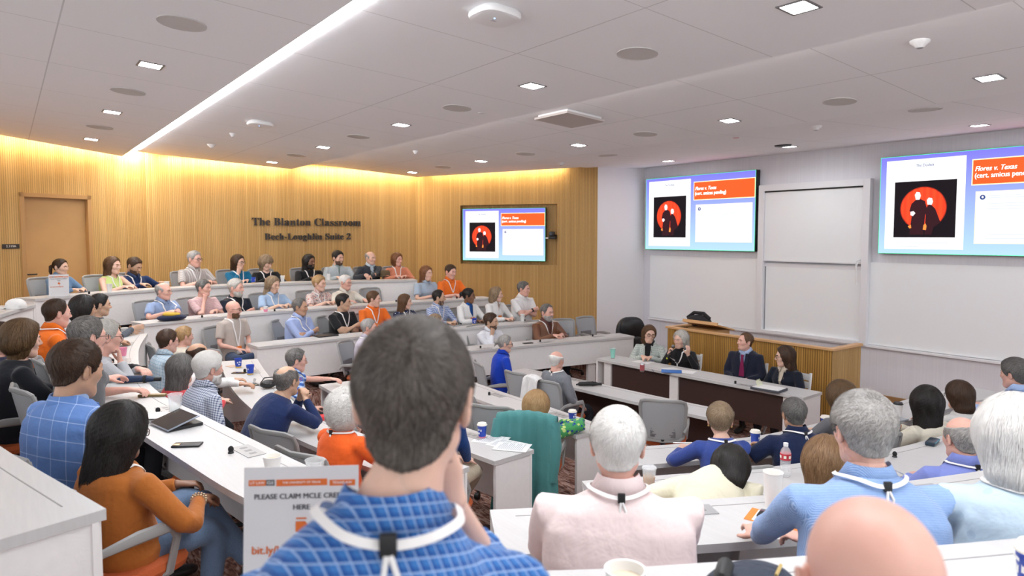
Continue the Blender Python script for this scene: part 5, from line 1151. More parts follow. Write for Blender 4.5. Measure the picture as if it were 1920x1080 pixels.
# ---- R2
P(28,'R2',692,615,34,'pink','male','grey',T_('lilac_stripe',(.56,.53,.60),pat='vstripe',c2=(.44,.41,.52),k=60,w=.4),'grey-haired man with glasses in a pale lilac striped shirt, arm stretched along his desk',glasses='wire',collar=1,lany=1,hands={-1:((-.36,.45,.80),(.2,.9,0),(0,0,-1),(-.7,-.2,-.5)),1:((.1,.4,.8),(-.5,.8,0),(0,0,-1),(.7,-.2,-.5))},turn=.7,Z=9.5)
P(29,'R2',817,606,31,'fair','female','ashb',T_('white_lace',(.66,.65,.62),pat='floral',c2=(.30,.28,.26),k=30,w=.2),'woman with long grey-blond hair in a white patterned blouse in the lowest far row',f=1,L=.17,T=.022,turn=.6,look=112,side=.4)
P(30,'R2',921,603,31,'olive','male','dbrown',T_('white_shirt_b',(.72,.73,.78)),'dark-haired bearded man in a white shirt resting his cheek on his hand',beard=STUB,bT=.003,T=.02,collar=1,pose='chin',tilt=6)
P(31,'R2',1026,586,31,'pink','recede','dgrey',T_('maroon_shirt',(.12,.045,.04)),'man with a grey beard in a brown leather jacket with white lanyard',jacket=mat('brown_leather',(.15,.055,.022),.38,bump=.35,bscale=14),beard=HCOL['grey'],bT=.012,collar=1,lany=1,belly=.5,look=170,cut=('v',.34,.06))
# ---- M0
P(32,'M0',947,645,33,'fair','female','grey',T_('royal_blue',(.008,.045,.42)),'woman with grey hair in a bun and red glasses in a royal blue jacket',f=1,bun=1,T=.010,glasses='brown',pose='lap',collar=1,Z=9.2,look=118,bw=1.0,turn=.8)
P(33,'M0',1044,676,34,'pink','ring','white',T_('grey_sweater',(.15,.16,.18),pat='tweed',c2=(.23,.24,.27),k=120),'balding white-haired man in a grey knit sweater slouching behind the front table',T=.018,mid=34,lean=-14,pose='down',look=82,Z=8.1,belly=.6,lany=2,badge=0,legs='side')
# ---- panel
FOLD=[]
P(34,'T',1217,627,32,'fair','female','brown',BLKC,'panelist with brown hair and glasses in a pale grey-green tweed jacket',f=1,L=.10,T=.02,glasses='black',jacket=T_('tweed_green',(.36,.41,.38),pat='check',c2=(.62,.65,.62),k=42,w=.3),cut=('v',.42,.075),face=-118,look=-150,Z=10.6,tilt=-8,hands={1:((.03,.32,.80),(-.8,.5,0),(0,0,-1),(.7,-.2,-.5)),-1:((-.10,.36,.80),(.7,.6,0),(0,0,-1),(-.7,-.2,-.5))},chair='fold')
d35=P(35,'T',1276,637,33,'fair','female','silver',BLKC,'panelist with silver hair in a black jacket speaking into a hand microphone',f=1,L=.09,T=.022,W=1.08,jacket=BLKC,cut=('v',.34,.05),face=-100,look=-88,Z=10.15,lany=1,ldepth=.24,hands={1:((.07,.26,.90),(-.3,.2,.9),(-1,0,.1),(.5,.2,-1),1.05),-1:((-.24,.26,.92),(-.25,.3,.8),(.6,-.2,.6),(-.6,0,-1),.45)},chair='fold',lip=1)
P(36,'T',1397,641,33,'pink','recede','brown',T_('white_blue_shirt',(.42,.52,.74)),'panelist in a dark suit, light blue shirt and dark red tie',jacket=T_('navy_suit',(.012,.015,.032)),lapels=1,cut=('v',.42,.085),tie=T_('wine_tie',(.20,.012,.07)),collar=1,face=-100,look=-62,Z=9.4,bw=1.12,pose='lap',chair='fold',nod=-4)
P(37,'T',1471,669,38,'fair','female','dbrown',T_('cream_blouse',(.60,.52,.42)),'panelist with a dark brown bob in a navy jacket and cream blouse looking left',f=1,L=.13,T=.022,glasses='black',jacket=T_('navy_jacket_b',(.008,.011,.022)),cut=('v',.30,.065),collar=1,face=-85,look=-38,Z=8.8,pose='lap',chair='fold')
# ---- M1, M2
P(38,'M1',1007,763,56,'fair','female','blond',T_('green_print',(.06,.30,.10),pat='floral',c2=(.02,.05,.30),k=26,w=.3,c3=(.50,.62,.20)),'woman with blond hair in a green and blue patterned top behind the teal jacket',f=1,L=.05,T=.026,Z=6.15,look=70,face=50,pants=NAVYP,legs='side',worldhand={1:at(1048,794,.885)},hands={1:((.26,.42,.80),(.1,.9,0),(0,0,-1),(1,-.3,.15)),-1:((-.2,.2,.62),(.3,.9,0),(0,0,-1),(-.7,-.2,-.5))})
P(39,'M2',828,712,60,'fair','male','brown',T_('blue_polo_c',(.01,.05,.20)),'person in a blue shirt and khaki trousers almost hidden behind the near man, legs crossed',Z=5.0,pose='lap',legs='cross',pants=KHAKI,top=1,shoes=T_('dark_sneaker',(.02,.02,.022)))
P(40,'M2',556,676,44,'pink','male','dgrey',T_('blue_stripes',(.04,.12,.42),pat='hstripe',c2=(.42,.56,.80),k=22,w=.42),'man with glasses in a blue and light blue striped polo, arm stretched over the desk',Z=7.1,glasses='wire',sl_='short',collar=1,lany=1,look=98,worldhand={-1:at(660,712,.98)},hands={-1:((.10,.52,.80),(.7,.6,0),(0,0,-1),(-.7,-.1,-.4)),1:((.22,.16,.66),(-.3,.9,0),(0,0,-1),(.7,-.4,-.5))},belly=.4)
# ---- M3
P(41,'M3',539,714,58,'olive','ring','salt',T_('navy_pullover',(.010,.022,.085)),'man with red glasses in a navy pullover, hands clasped at his mouth',Z=5.15,glasses='red',pose='clasp',lean=24,T=.014,mid=52,look=62,watch=1,high=1,thin=.86,turn=.2,bw=1.12)
P(42,'M3',372,666,46,'tan','ring','dbrown',W0,'balding man in a white shirt behind the bearded man, hand on a dark phone',Z=6.25,mid=50,thin=.8,T=.010,look=75,collar=1,worldhand={1:at(482,712,1.18)},hands={1:((.0,.40,.8),(.4,.9,0),(0,0,-1),(.6,-.2,-.6)),-1:((.10,.62,.80),(.5,.8,0),(0,0,-1),(-.6,-.1,-.6))},lean=14)
P(43,'M3',315,640,44,'pink','male','dbrown',T_('aqua_grid',(.52,.62,.70),pat='check',c2=(.12,.32,.48),k=30,w=.14),'dark-haired man with glasses in an aqua grid shirt next to the grey-haired woman',Z=7.1,glasses='black',collar=1,look=72)
P(44,'M3',346,631,36,'pink','male','blond',T_('cream_top',(.66,.60,.50)),'short-haired blond person in a cream top behind the man in the aqua grid shirt',f=1,Z=8.3,T=.02,look=80)
P(45,'M3',341,693,54,'fair','female','dgrey',T_('coral_top',(.62,.06,.07)),'woman with long straight grey hair and a coral top, seen from behind',f=1,Z=5.75,L=.26,T=.02,W=1.12,look=62)
P(46,'M3',392,692,59,'pink','male','white',T_('navy_white_grid',(.58,.62,.70),pat='check',c2=(.04,.06,.16),k=58,w=.34),'man with full white hair and beard in a finely checked navy and white shirt',Z=5.2,T=.028,beard=HCOL['white'],bT=.010,collar=1,pose='lap',look=76,lean=6,curl=.4,bw=1.12)
P(58,'M3',648,770,64,'fair','male','white',T_('vivid_orange',(.86,.13,.02)),'woman with curly white hair in a bright orange top, partly hidden by the near man',f=1,Z=4.35,T=.034,L=.04,curl=1,lift=.014,look=60,lany=2,badge=0)
# ---- M4
d47=P(47,'M4',228,812,104,'brown','female','black',T_('rust_blazer',(.42,.135,.025)),'woman with long black hair in a rust orange blazer and jeans at lower left',f=1,L=.24,T=.026,W=1.32,curl=.5,Z=2.95,glasses='brown',lany=2,badge=0,pose='lap',look=62,face=64,bracelet=1,legs='cross',top=-1,pants=JEANS,hs_=1,nod=10,tilt=4,bw=1.04,lean=0,hands={1:((.14,.30,.68),(-.2,.95,-.2),(0,0,-1),(.7,-.5,-.3),.6),-1:((-.06,.34,.70),(.5,.8,-.1),(0,0,-1),(-.7,-.5,-.3),.5)})
P(48,'M4',145,694,106,'tan','recede','dbrown',T_('pale_blue_shirt_d',(.30,.42,.66)),'man with slicked dark hair in a light blue windowpane blazer',Z=3.35,T=.020,jacket=T_('windowpane_blue',(.115,.225,.52),pat='check',c2=(.48,.60,.84),k=11,w=.05,soft=.5),lapels=1,look=60,face=62,bw=1.15,nod=12,pose='lap')
P(49,'M4',166,632,72,'pink','recede','salt',T_('grey_henley',(.12,.12,.125)),'man with combed grey-brown hair and black glasses in a grey top, wrist on the desk',Z=4.55,glasses='black',sl_='short',look=70,T=.018,worldhand={1:at(215,716,1.51)},hands={1:((-.02,.50,.80),(-.1,.95,.1),(0,0,-1),(.6,-.2,-.5),.5),-1:((-.15,.34,.80),(.6,.7,0),(0,0,-1),(-.6,-.2,-.5))},bw=1.1)
P(50,'M4',200,632,62,'pink','male','silver',T_('light_grey_shirt',(.42,.43,.45)),'man with pale grey hair and glasses leaning with his hand near his mouth',Z=5.55,glasses='black',look=80,lean=12,pose='chin',T=.016)
P(51,'M4',43,638,68,'fair','female','bbrown',T_('black_jacket_c',(.010,.011,.016)),'woman with short brown hair and earrings in a black jacket at the left edge',f=1,Z=4.75,T=.030,L=.02,earring=1,look=76,high=1,bw=1.08)
P(55,'M4',2,636,60,'pink','male','dbrown',NAVYP,'person in navy cut off by the left edge of the picture',Z=5.5,look=80)
P(52,'M4',107,588,54,'pink','recede','dbrown',T_('orange_polo_e',(.82,.17,.015)),'man with cropped brown hair in an orange polo, lanyard round his neck',Z=6.0,T=.008,collar=1,lany=2,badge=0,look=72,bw=1.1)
P(53,'M4',158,580,46,'tan','female','black',T_('dark_top_f',(.02,.02,.025)),'woman with curly black hair between the orange polo and the grey sweater',f=1,Z=7.0,T=.03,L=.06,curl=.8,look=80)
P(54,'M4',188,572,41,'olive','male','black',T_('grey_sweater_g',(.09,.10,.12)),'dark-haired man in a grey sweater holding a white cup, far end of left desk',Z=7.85,look=86,belly=.5,lean=8,side=.2,hands={1:((.03,.42,.82),(-.1,.9,.1),(-1,0,0),(.6,-.2,-.6),.6),-1:((-.05,.36,.8),(.6,.7,0),(0,0,-1),(-.6,-.2,-.5))})
# ---- N rows, seen from behind
P(60,'N1',1350,788,62,'fair','male','ashb',T_('blue_jersey',(.035,.065,.26)),'woman with short light brown hair in a blue jersey, hands folded on the desk',f=1,T=.024,lany=2,badge=0,Z=4.8,lean=10,turn=.1,look=50,face=36,hands={-1:((-.20,.42,.82),(.5,.7,.2),(0,0,-1),(-.8,-.1,-.5),.7),1:((-.06,.44,.82),(-.5,.7,.2),(0,0,-1),(.7,-.2,-.5),.7)},cut=None,earring=1)
P(61,'N1',1488,777,50,'tan','male','dgrey',T_('navy_polo_h',(.008,.016,.055)),'man with cropped grey hair in a navy polo writing on a notepad',Z=4.9,lean=14,sl_='short',collar=1,lany=2,badge=0,look=36,turn=.15,face=28,bw=1.15,belly=.4,hands={-1:((-.26,.38,.80),(.1,.9,.1),(0,0,-1),(-.8,-.1,-.5),.6),1:((-.04,.50,.82),(-.5,.8,-.1),(-.5,0,-1),(.7,-.1,-.5),.7)})
P(62,'N1',1577,746,50,'light','female','bbrown',T_('grey_top_i',(.12,.12,.13)),'person with curly dark blond hair mostly hidden behind the grey-haired man',f=1,Z=5.4,T=.03,L=.03,curl=1,lift=.012,look=35)
P(63,'N1',1737,757,60,'tan','female','black',T_('ivory_top_j',(.66,.62,.52)),'woman with long wavy black hair in an ivory top, right block',f=1,Z=5.5,L=.20,T=.026,W=1.12,curl=.7,look=55,turn=.2)
P(64,'N1',1797,742,52,'fair','female','dbrown',T_('white_top_k',(.62,.61,.60)),'woman with a dark bob and glasses beside the woman with wavy black hair',f=1,Z=5.9,L=.10,T=.022,glasses='black',look=22)
P(65,'N1',1902,702,54,'pink','male','dgrey',T_('light_blue_l',(.36,.48,.74)),'grey-haired man in a light blue shirt at the right edge',Z=6.3,T=.03,collar=1,look=12,bw=1.1,curl=.3,face=15,lean=8)
P(66,'N2',1370,880,74,'tan','female','black',T_('cream_jacket_m',(.72,.68,.53)),'person with sleek black hair in a cream jacket bending down to the left',f=1,Z=3.55,T=.018,L=.07,lean=38,nod=36,look=58,face=50,tx=.20,neck=.05,pose='lap',bw=1.05)
P(67,'N2',1549,872,100,'fair','female','lbrown',T_('black_white_n',(.10,.10,.10)),'woman with long light brown hair hidden behind the man in the blue checked shirt',f=1,Z=3.5,L=.24,T=.022,W=1.1,look=45,pose='lap')
P(68,'N2',1803,822,84,'pink','ring','grey',T_('lavender_o',(.20,.25,.60)),'balding man in a lavender blue shirt at the right',Z=3.75,mid=38,T=.010,collar=1,look=34,face=35,lany=2,badge=0,bw=1.08)
P(69,'N3',1158,836,132,'pink','male','white',T_('pale_pink',(.76,.62,.61)),'white-haired man in a pale pink shirt seen from behind',Z=2.15,T=.020,collar=1,lany=2,badge=0,look=46,face=40,ns=14000,sl=.30,bw=1.36,lean=5,lift=.0025,mess=.12,neck=.165)
P(70,'N3',1617,809,132,'pink','recede','grey',T_('blue_microcheck',(.14,.26,.52),pat='check',c2=(.46,.58,.80),k=210,w=.3),'man with tousled grey hair in a finely checked blue shirt using a phone',Z=2.1,T=.022,collar=1,lany=2,badge=0,glasses='black',look=36,face=36,thin=.965,ns=10000,curl=.08,sl=.24,mess=.2,neck=.172,worldhand={-1:at(1418,1010,1.52)},bw=1.28,lean=9,lift=.0035,hands={-1:((-.25,.42,.79),(.1,.9,.1),(0,0,-1),(-.8,-.1,-.5),.45),1:((-.05,.44,.79),(-.5,.8,0),(0,0,-1),(.7,-.1,-.5),.5)})
P(71,'N3',1902,824,146,'fair','female','white',T_('star_denim',(.50,.62,.72),pat='dots',c2=(.42,.54,.66),k=14,w=.22),'woman with a white bob in a pale blue denim jacket with dark stars',f=1,Z=2.2,L=.09,T=.030,W=1.05,look=62,face=50,lany=2,badge=0,ns=11000,bw=1.05)
# ---- N4, nearest
P(72,'N4',778,752,252,'fair','male','nsalt',T_('blue_plaid',(.045,.17,.46),pat='plaid',c2=(.45,.60,.85),k=58,w=.14,c3=(.012,.055,.24)),'man with short dark greying hair in a blue plaid shirt, large in the foreground',Z=.98,T=.014,collar=1,lany=2,badge=0,look=42,face=30,ch=.012,nape=-7,ns=34000,sw=.0009,sl=.15,lift=.0035,bw=1.08,lean=8,nod=4,tx=.11,neck=.195,drop=.05,sl_='roll',pose='chin',slouch=.2)
P(73,'N4',1633,1107,300,'pink','bald','grey',T_('dark_shirt_q',(.03,.035,.05)),'bald man at the bottom edge, top of his head filling the foreground',Z=.78,T=0,ns=0,look=50,face=45,nod=8,hs=1.08)
# ================================================================== CHAIRS OF THE AUDIENCE
def short(s,n=11):
    w=s.split()[:n]
    while w[-1].strip(',') in('in','a','an','the','his','her','with','and','on','at','of','over','beside','from','round','seen','by','its','white','black','blue','light','dark','pale','left','right','far','back'):w.pop()
    return ' '.join(w).rstrip(',')
for Pd,root,org,rz,wr,HM,nb in PEOPLE:
    fx,fy=-math.sin(rz),math.cos(rz);lab=short(Pd['label'])
    if Pd['chair']=='fold':folding_chair(org.x-fx*.02,org.y-fy*.02,(fx,fy),'white folding chair of the '+lab);continue
    back=.03
    place_chair(org.x-fx*back,org.y-fy*back,[k for k,v in FLZ.items() if abs(v-org.z)<1e-4][0],(fx,fy),'grey chair of the '+lab)
def empty_chair(px,py,k,az,label,Z):
    X,Y,dz=ray(px,py);g_=X*math.sin(YAW)+Y*math.cos(YAW);t=Z/g_;a=math.radians(az);place_chair(X*t,Y*t,k,(math.sin(a),math.cos(a)),label,'empty grey office chairs')
empty_chair(1245,790,0,52,'empty mesh-backed office chair with orange seat, alone behind the front table',7.25)
empty_chair(1000,705,0,85,'empty grey chair between the royal blue jacket woman and the grey sweater man',8.6)
empty_chair(944,782,1,60,'empty grey chair left of the chair with the teal jacket',6.6)
empty_chair(888,765,1,72,'empty chair with orange seat just right of the near man\'s ear',7.1)
empty_chair(889,633,2,172,'empty pale grey chair beside the man resting his cheek on his hand',11.1)
empty_chair(1061,617,2,205,'empty grey chair turned sideways right of the brown leather jacket',11.9)
empty_chair(1117,613,2,178,'empty pale grey chair at the right end of the lowest far desk',12.3)
empty_chair(712,547,4,165,'empty pale grey chair in the second row, left one of the pair',12.3)
empty_chair(746,544,4,172,'empty pale grey chair in the second row, right one of the pair',12.8)
empty_chair(622,735,2,85,'empty grey chair back right of the striped polo man',6.3)
empty_chair(545,850,3,62,'empty grey chair behind the desk, in front of the near desk power plate',4.25)
empty_chair(572,862,3,70,'empty grey chair behind the navy pullover man, left one of the near pair',4.75)
# ================================================================== TABLEWARE AND THINGS ON THE DESKS
def dz(row):return FLZ[ROWS[row][0]]+.74
PAPW=mat('cup_white',(.80,.79,.77),.55);BLUEC=mat('cup_blue',(.012,.055,.42),.45);YEL=mat('cup_yellow',(.75,.50,.03),.5);PINKC=mat('cup_pink',(.75,.25,.38),.5);CLEAR=mat('clear_plastic',(.92,.95,.97),.06,alpha=.28);LIDW=mat('lid_cream',(.82,.78,.70),.45)
LOCS=[]
def onrow(c,row):
    """keep a thing fully on the top of its desk"""
    best=None
    for dd in[.07+.02*i for i in range(15)]:
        L=lines(row,dd)[1:-1]
        for a,b in zip(L,L[1:]):
            a=Vector(a);b=Vector(b);d=b-a;t=max(0,min(1,(Vector((c.x,c.y))-a).dot(d)/d.length_squared));p=a+d*t;q=(p-Vector((c.x,c.y))).length
            if best is None or q<best[0]:best=(q,p)
    return Vector((best[1].x,best[1].y,c.z))
def cup(x,y,row,kind,label,h=.10,r=.040,group=None,z=None,lid=None):
    """x, y: pixel of the centre of the cup's foot"""
    c=onrow(at(x,y,z if z is not None else dz(row)),row);t=empty('paper_cup' if kind!='clear' else 'plastic_cup',c,random.Random(x).uniform(0,6),label=label,cat='cup',group=group)
    body={'white':PAPW,'blue':BLUEC,'clear':CLEAR,'pink':PINKC,'pinkwhite':PAPW}[kind];rb=r*.72
    G().lathe([(rb-.003,.002),(rb,.0),(r,h),(r+.002,h+.002),(r+.002,h+.005),(r-.003,h+.004),(rb-.003,.006)],28).obj('cup_body',body,t)
    if kind=='blue':
        G().lathe([(rb+.0008,.003),(rb+.0008+(r-rb)*.14,h*.14)],28).obj('yellow_band',YEL if 'pink' not in label else PINKC,t)
        g=G()
        for j,(a,z0,w,hh) in enumerate(((0,.55,.012,.02),(.5,.6,.010,.024),(-.5,.56,.010,.02),(.25,.34,.014,.014),(-.3,.33,.012,.014),(0,.8,.03,.008),(2.6,.55,.012,.02),(3.1,.6,.01,.024),(3.6,.56,.01,.02),(3.0,.34,.014,.014))):
            rr=rb+(r-rb)*z0+.0008;aa=a+(0 if j<6 else 0);p=Vector((rr*math.cos(aa),rr*math.sin(aa),z0*h));tx_=Vector((-math.sin(aa),math.cos(aa),0));nn_=Vector((math.cos(aa),math.sin(aa),0))*.0006
            g.add([p-tx_*w/2+nn_,p+tx_*w/2+nn_,p+tx_*w/2+Vector((0,0,hh))+nn_,p-tx_*w/2+Vector((0,0,hh))+nn_],[(0,1,2,3)])
        g.obj('printed_marks',PAPW,t,smooth=False,fix=False)
    if lid:G().lathe([(r+.003,h-.002),(r+.004,h+.004),(r*.93,h+.012),(r*.90,h+.018),(.001,h+.016)],28).obj('lid',lid,t)
    elif kind in('white','blue','pink','pinkwhite'):G().lathe([(r*.88,h*.80),(r*.89,h*.82)],20).obj('drink',mat('coffee_milk',(.75,.66,.52),.2),t)
    if kind=='pinkwhite':G().lathe([(rb+.001,.004),(rb+(r-rb)*.6+.001,h*.6)],24).obj('pink_band',PINKC,t)
    LOCS.append(t);return t
BC='blue printed paper cups';WC='white paper cups'
cup(448,689,'M3','blue','blue and yellow paper cup beside the tan napkin, farther of the two',group=BC,r=.042)
cup(470,702,'M3','blue','blue and yellow paper cup beside the desk microphone, nearer of the two',group=BC,r=.042)
cup(903,821,'M2','blue','blue printed cup with white lid and pink foot, behind the printed papers',group=BC,lid=LIDW,h=.11)
cup(1074,793,'M1','blue','blue and yellow cup with white lid in front of the woman in the green top',group=BC,lid=LIDW,h=.11)
cup(475,531,'R5','blue','small blue cup in front of the teal blouse woman',group=BC)
cup(877,605,'R3','blue','blue cup in front of the woman in the white jacket',group=BC)
cup(1415,835,'N1','blue','blue cup with white lid in front of the navy polo man writing',group=BC,lid=LIDW,h=.11)
cup(1546,806,'N1','blue','blue cup with white lid right of the navy polo man',group=BC,lid=LIDW,h=.11)
cup(197,705,'M4','blue','blue cup half hidden behind the grey-haired man\'s face at left',group=BC,h=.11)
cup(219,647,'M4','blue','blue cup just in front of the pale grey-haired man',group=BC)
c=at(1908,1150,dz('N4'));t=cup(1936,1126,'N4','blue','large blue cup with cream lid cut off at the right edge',group=BC,lid=LIDW,h=.12,r=.043)
cup(148,556,'R5','white','white paper cup right of the small printed sign',group=WC)
cup(238,550,'R5','white','tall white paper cup in front of the lime green top',group=WC,h=.12)
cup(313,540,'R5','white','white cup in front of the man in the navy sweater',group=WC)
cup(397,538,'R5','white','white cup before the man in the striped grey shirt',group=WC)
cup(241,622,'M4','white','white cup held by the man in the grey sweater',group=WC,h=.09)
cup(747,616,'R3','white','white paper cup beside the paper plates in the third row',group=WC,h=.12)
cup(957,597,'R3','white','white paper cup in front of the woman in the white open-necked shirt',group=WC,h=.12)
cup(1447,950,'N3','white','tall white paper cup between the near shoulders on the right block desk',group=WC,h=.15,r=.040)
cup(1170,1150,'N4','white','white paper cup at the bottom edge, seen from above',group=WC,h=.10,r=.044)
cup(510,886,'M4','white','low white paper cup behind the top edge of the large printed sign',group=WC,h=.08,r=.044)
cup(1683,781,'N1','white','white takeaway cup with black lid in the right block',group=WC,lid=BLKP,h=.12)
cup(502,586,'R4','pinkwhite','small pink and white cup in the second row from the top',group=WC,h=.08,r=.035)
cup(229,667,'M4','pink','pink paper cup standing alone on the left curved desk',h=.075,r=.036)
t=cup(606,521,'R5','clear','clear plastic cup with straw beside the grey blazer man',h=.12);G().tube([(0,0,.01),(.02,.01,.17)],.003,n=6).obj('straw',WP_,t)
cup(524,527,'R5','clear','clear cup of pale drink in front of the black top woman',h=.11)
t=cup(330,775,'M4','clear','clear plastic tumbler of water beside the tablet',h=.125,r=.045);G().lathe([(.001,.004),(.031,.004),(.037,.05),(.001,.05)],24).obj('water',mat('water_pale',(.85,.88,.85),.05,alpha=.35),t)
t=cup(603,892,'M4','clear','clear plastic cup of granola behind the sign',h=.085,r=.046)
g=G();rr=random.Random(4)
for i in range(60):a=rr.uniform(0,6.3);q=rr.uniform(0,.034);g.ball((q*math.cos(a),q*math.sin(a),rr.uniform(.012,.045)),rr.uniform(.004,.008),0,6)
o=g.obj('granola',mat('granola',(.55,.35,.12),.7),t);o['kind']='stuff'
t=cup(1218,916,'N2','clear','clear cup of iced coffee right of the white-haired man\'s ear',h=.12,r=.042);G().lathe([(.001,.004),(.030,.004),(.036,.07),(.001,.07)],24).obj('iced_coffee',mat('iced_coffee',(.45,.22,.06),.2),t)
G().lathe([(.0435,.118),(.0445,.125),(.038,.132),(.001,.13)],24).obj('lid',CLEAR,t)
# tumbler, can, bottle on the panel table and desks
c=at(1149,672,.74);t=empty('steel_tumbler',c,label='mint green steel tumbler on the left end of the panel table',cat='tumbler')
G().lathe([(.001,0),(.030,0),(.031,.02),(.042,.145),(.043,.15),(.038,.15),(.036,.12),(.001,.11)],28).obj('tumbler_body',mat('mint_steel',(.30,.66,.56),.35,metal=.2),t);G().lathe([(.0435,.148),(.0435,.158),(.001,.158)],28).obj('lid',CLEAR,t);G().lathe([(.0315,0),(.0325,.012)],28).obj('steel_foot',mat('steel',(.5,.5,.5),.25,metal=1),t)
c=at(1204,697,.74);t=empty('drink_can',c,label='small silver and red drink can on the panel table',cat='can')
G().lathe([(.001,0),(.026,0),(.032,.010),(.033,.015),(.033,.108),(.027,.120),(.025,.122),(.001,.118)],24).obj('can_body',mat('silver_can',(.6,.6,.62),.25,metal=.8),t);G().lathe([(.0335,.02),(.0335,.10)],24).obj('red_print',mat('can_red',(.42,.10,.11),.4,var=.9,vscale=90),t)
c=at(1472,893,dz('N2'));t=empty('water_bottle',c,label='clear plastic water bottle with red label standing in the right block',cat='bottle')
prof=[(.001,0),(.028,0),(.032,.006)]
for i in range(9):prof+=[(.0325,.012+i*.010),(.0300,.017+i*.010)]
G().lathe(prof+[(.0325,.104),(.0325,.15),(.028,.168),(.014,.188),(.0125,.192),(.0125,.205)],28).obj('bottle_body',CLEAR,t)
G().lathe([(.033,.108),(.033,.148)],28).obj('label_band',mat('bottle_label',(.5,.03,.05),.5,var=.2),t);G().lathe([(.0145,.192),(.015,.212),(.001,.212)],20).obj('bottle_cap',WP_,t)
g=G();
for a0,mm_ in((0,0),):
    for j in range(7):a=j*.9;p=Vector((.0336*math.cos(a),.0336*math.sin(a),.12));x_=Vector((-math.sin(a),math.cos(a),0));g.add([p-x_*.008,p+x_*.008,p+x_*.008+Vector((0,0,.018)),p-x_*.008+Vector((0,0,.018))],[(0,1,2,3)])
g.obj('label_marks',mat('label_green_white',(.75,.8,.7),.5),t,smooth=False,fix=False)
# phones, tablets, cases
def slab_thing(name,x,y,row,w,l,h,rz,m,label,cat,z=None,bev=.004,parts=None):
    c=onrow(at(x,y,z if z is not None else dz(row)),row);t=G().box((-w/2,-l/2,.0008),(w/2,l/2,h),bev=min(bev,h*.45)).obj(name,m,loc=c,rz=math.radians(rz));tag(t,label,cat);return t
GLS=mat('black_glass',(.01,.01,.012),.06,spec=.7)
t=slab_thing('smartphone',350,836,'M4',.075,.15,.011,60,BLKP,'black phone face down with a bronze camera on the left curved desk','phone');G().box((-.03,.035,.010),(.005,.068,.014),bev=.002).obj('camera_bump',mat('bronze_ring',(.45,.30,.15),.3,metal=.8),t)
t=slab_thing('smartphone',447,700,'M3',.075,.15,.009,50,GLS,'black phone lying beside the two blue cups','phone')
t=slab_thing('smartphone',471,723,'M3',.075,.15,.010,75,GLS,'black phone under the hand of the man in the white shirt','phone')
t=slab_thing('smartphone',990,644,'R2',.08,.16,.012,80,BLKP,'black phone on the lowest far desk left of the leather jacket man','phone')
t=slab_thing('smartphone',1462,972,'N3',.085,.165,.010,20,GLS,'dark phone on an orange flyer near the checked blue shirt man\'s hand','phone',z=dz('N3')+.004)
t=slab_thing('paper_flyer',1455,975,'N3',.14,.22,.002,20,ORB,'orange and white flyer under the phone','flyer');G().box((-.06,-.07,.002),(.06,.08,.0028)).obj('white_field',WHB,t,smooth=False)
t=slab_thing('glasses_case',1747,832,'N2',.065,.16,.030,100,mat('case_navy',(.012,.03,.05),.3),'dark glasses case with a teal stripe on the right block desk','case',bev=.012);G().box((-.034,-.07,.022),(-.028,.07,.027)).obj('teal_stripe',mat('teal_stripe',(.02,.25,.35),.3),t)
t=slab_thing('pencil_case',290,743,'M4',.045,.19,.02,62,mat('gold_leather',(.22,.15,.06),.3,metal=.3),'narrow gold-brown case on the left curved desk','case',bev=.008)
t=slab_thing('laptop',610,630,'R3',.23,.32,.02,95,mat('laptop_black',(.02,.02,.022),.4),'closed black laptop in the third row in front of the man with crossed arms','laptop')
t=slab_thing('notebook',1683,790,'N1',.13,.2,.02,80,mat('grey_notebook',(.35,.38,.42),.5),'thin grey notebook beside the takeaway cup with black lid','notebook')
t=slab_thing('papers_stack',1385,836,'N1',.2,.28,.004,30,WHB,'sheets of paper under the navy polo man\'s hand','paper');
t=slab_thing('smartphone',1433,845,'N1',.09,.19,.012,75,GLS,'dark tablet phone beside the navy polo man\'s elbow','phone')
t=slab_thing('tan_napkin',434,687,'M3',.10,.12,.004,20,mat('napkin_tan',(.55,.38,.28),.8),'folded tan napkin beside a blue cup','napkin')
t=slab_thing('red_case',614,785,'M3',.10,.16,.035,85,mat('red_fabric',(.60,.02,.03),.7),'red pouch on the desk next to the curly white-haired woman','pouch',bev=.012)
# tablet on its stand
c=at(330,797,dz('M4'));t=empty('tablet_computer',c,math.radians(-78),label='tablet propped on a dark folding cover, reflecting the warm lights',cat='tablet');mm=Matrix.Rotation(math.radians(16),4,'X')
G().box((-.14,-.10,.035),(.14,.10,.043),mtx=mm,bev=.003).obj('case',mat('tablet_edge',(.3,.33,.4),.3,metal=.5),t);G().box((-.132,-.092,.0432),(.132,.092,.0440),mtx=mm).obj('glass_screen',mat('mirror_glass',(.02,.02,.02),.03,spec=1),t,smooth=False);G().box((-.13,-.09,.001),(.13,.11,.02),bev=.004).obj('folding_cover',BLKP,t)
# printed papers on M2
for i,(x,y,rz,lab) in enumerate(((925,823,35,'printed colour leaflet next to the blue cup'),(950,833,20,'upper white printed sheet beside the desk end'),(962,838,38,'lower white printed sheet hanging towards the desk end'))):
    t=slab_thing('printed_sheet',x,y,'M2',.216,.28,.0012+.0012*i,rz,WHB,lab,'paper',z=dz('M2')+.001*i);g=G()
    for j in range(14):g.box((-.085,.10-j*.015,.0026+.0012*i),(.085 if j%4 else .03,.104-j*.015,.0029+.0012*i))
    g.obj('printed_lines',mat('print_grey',(.35,.38,.45),.8),t,smooth=False)
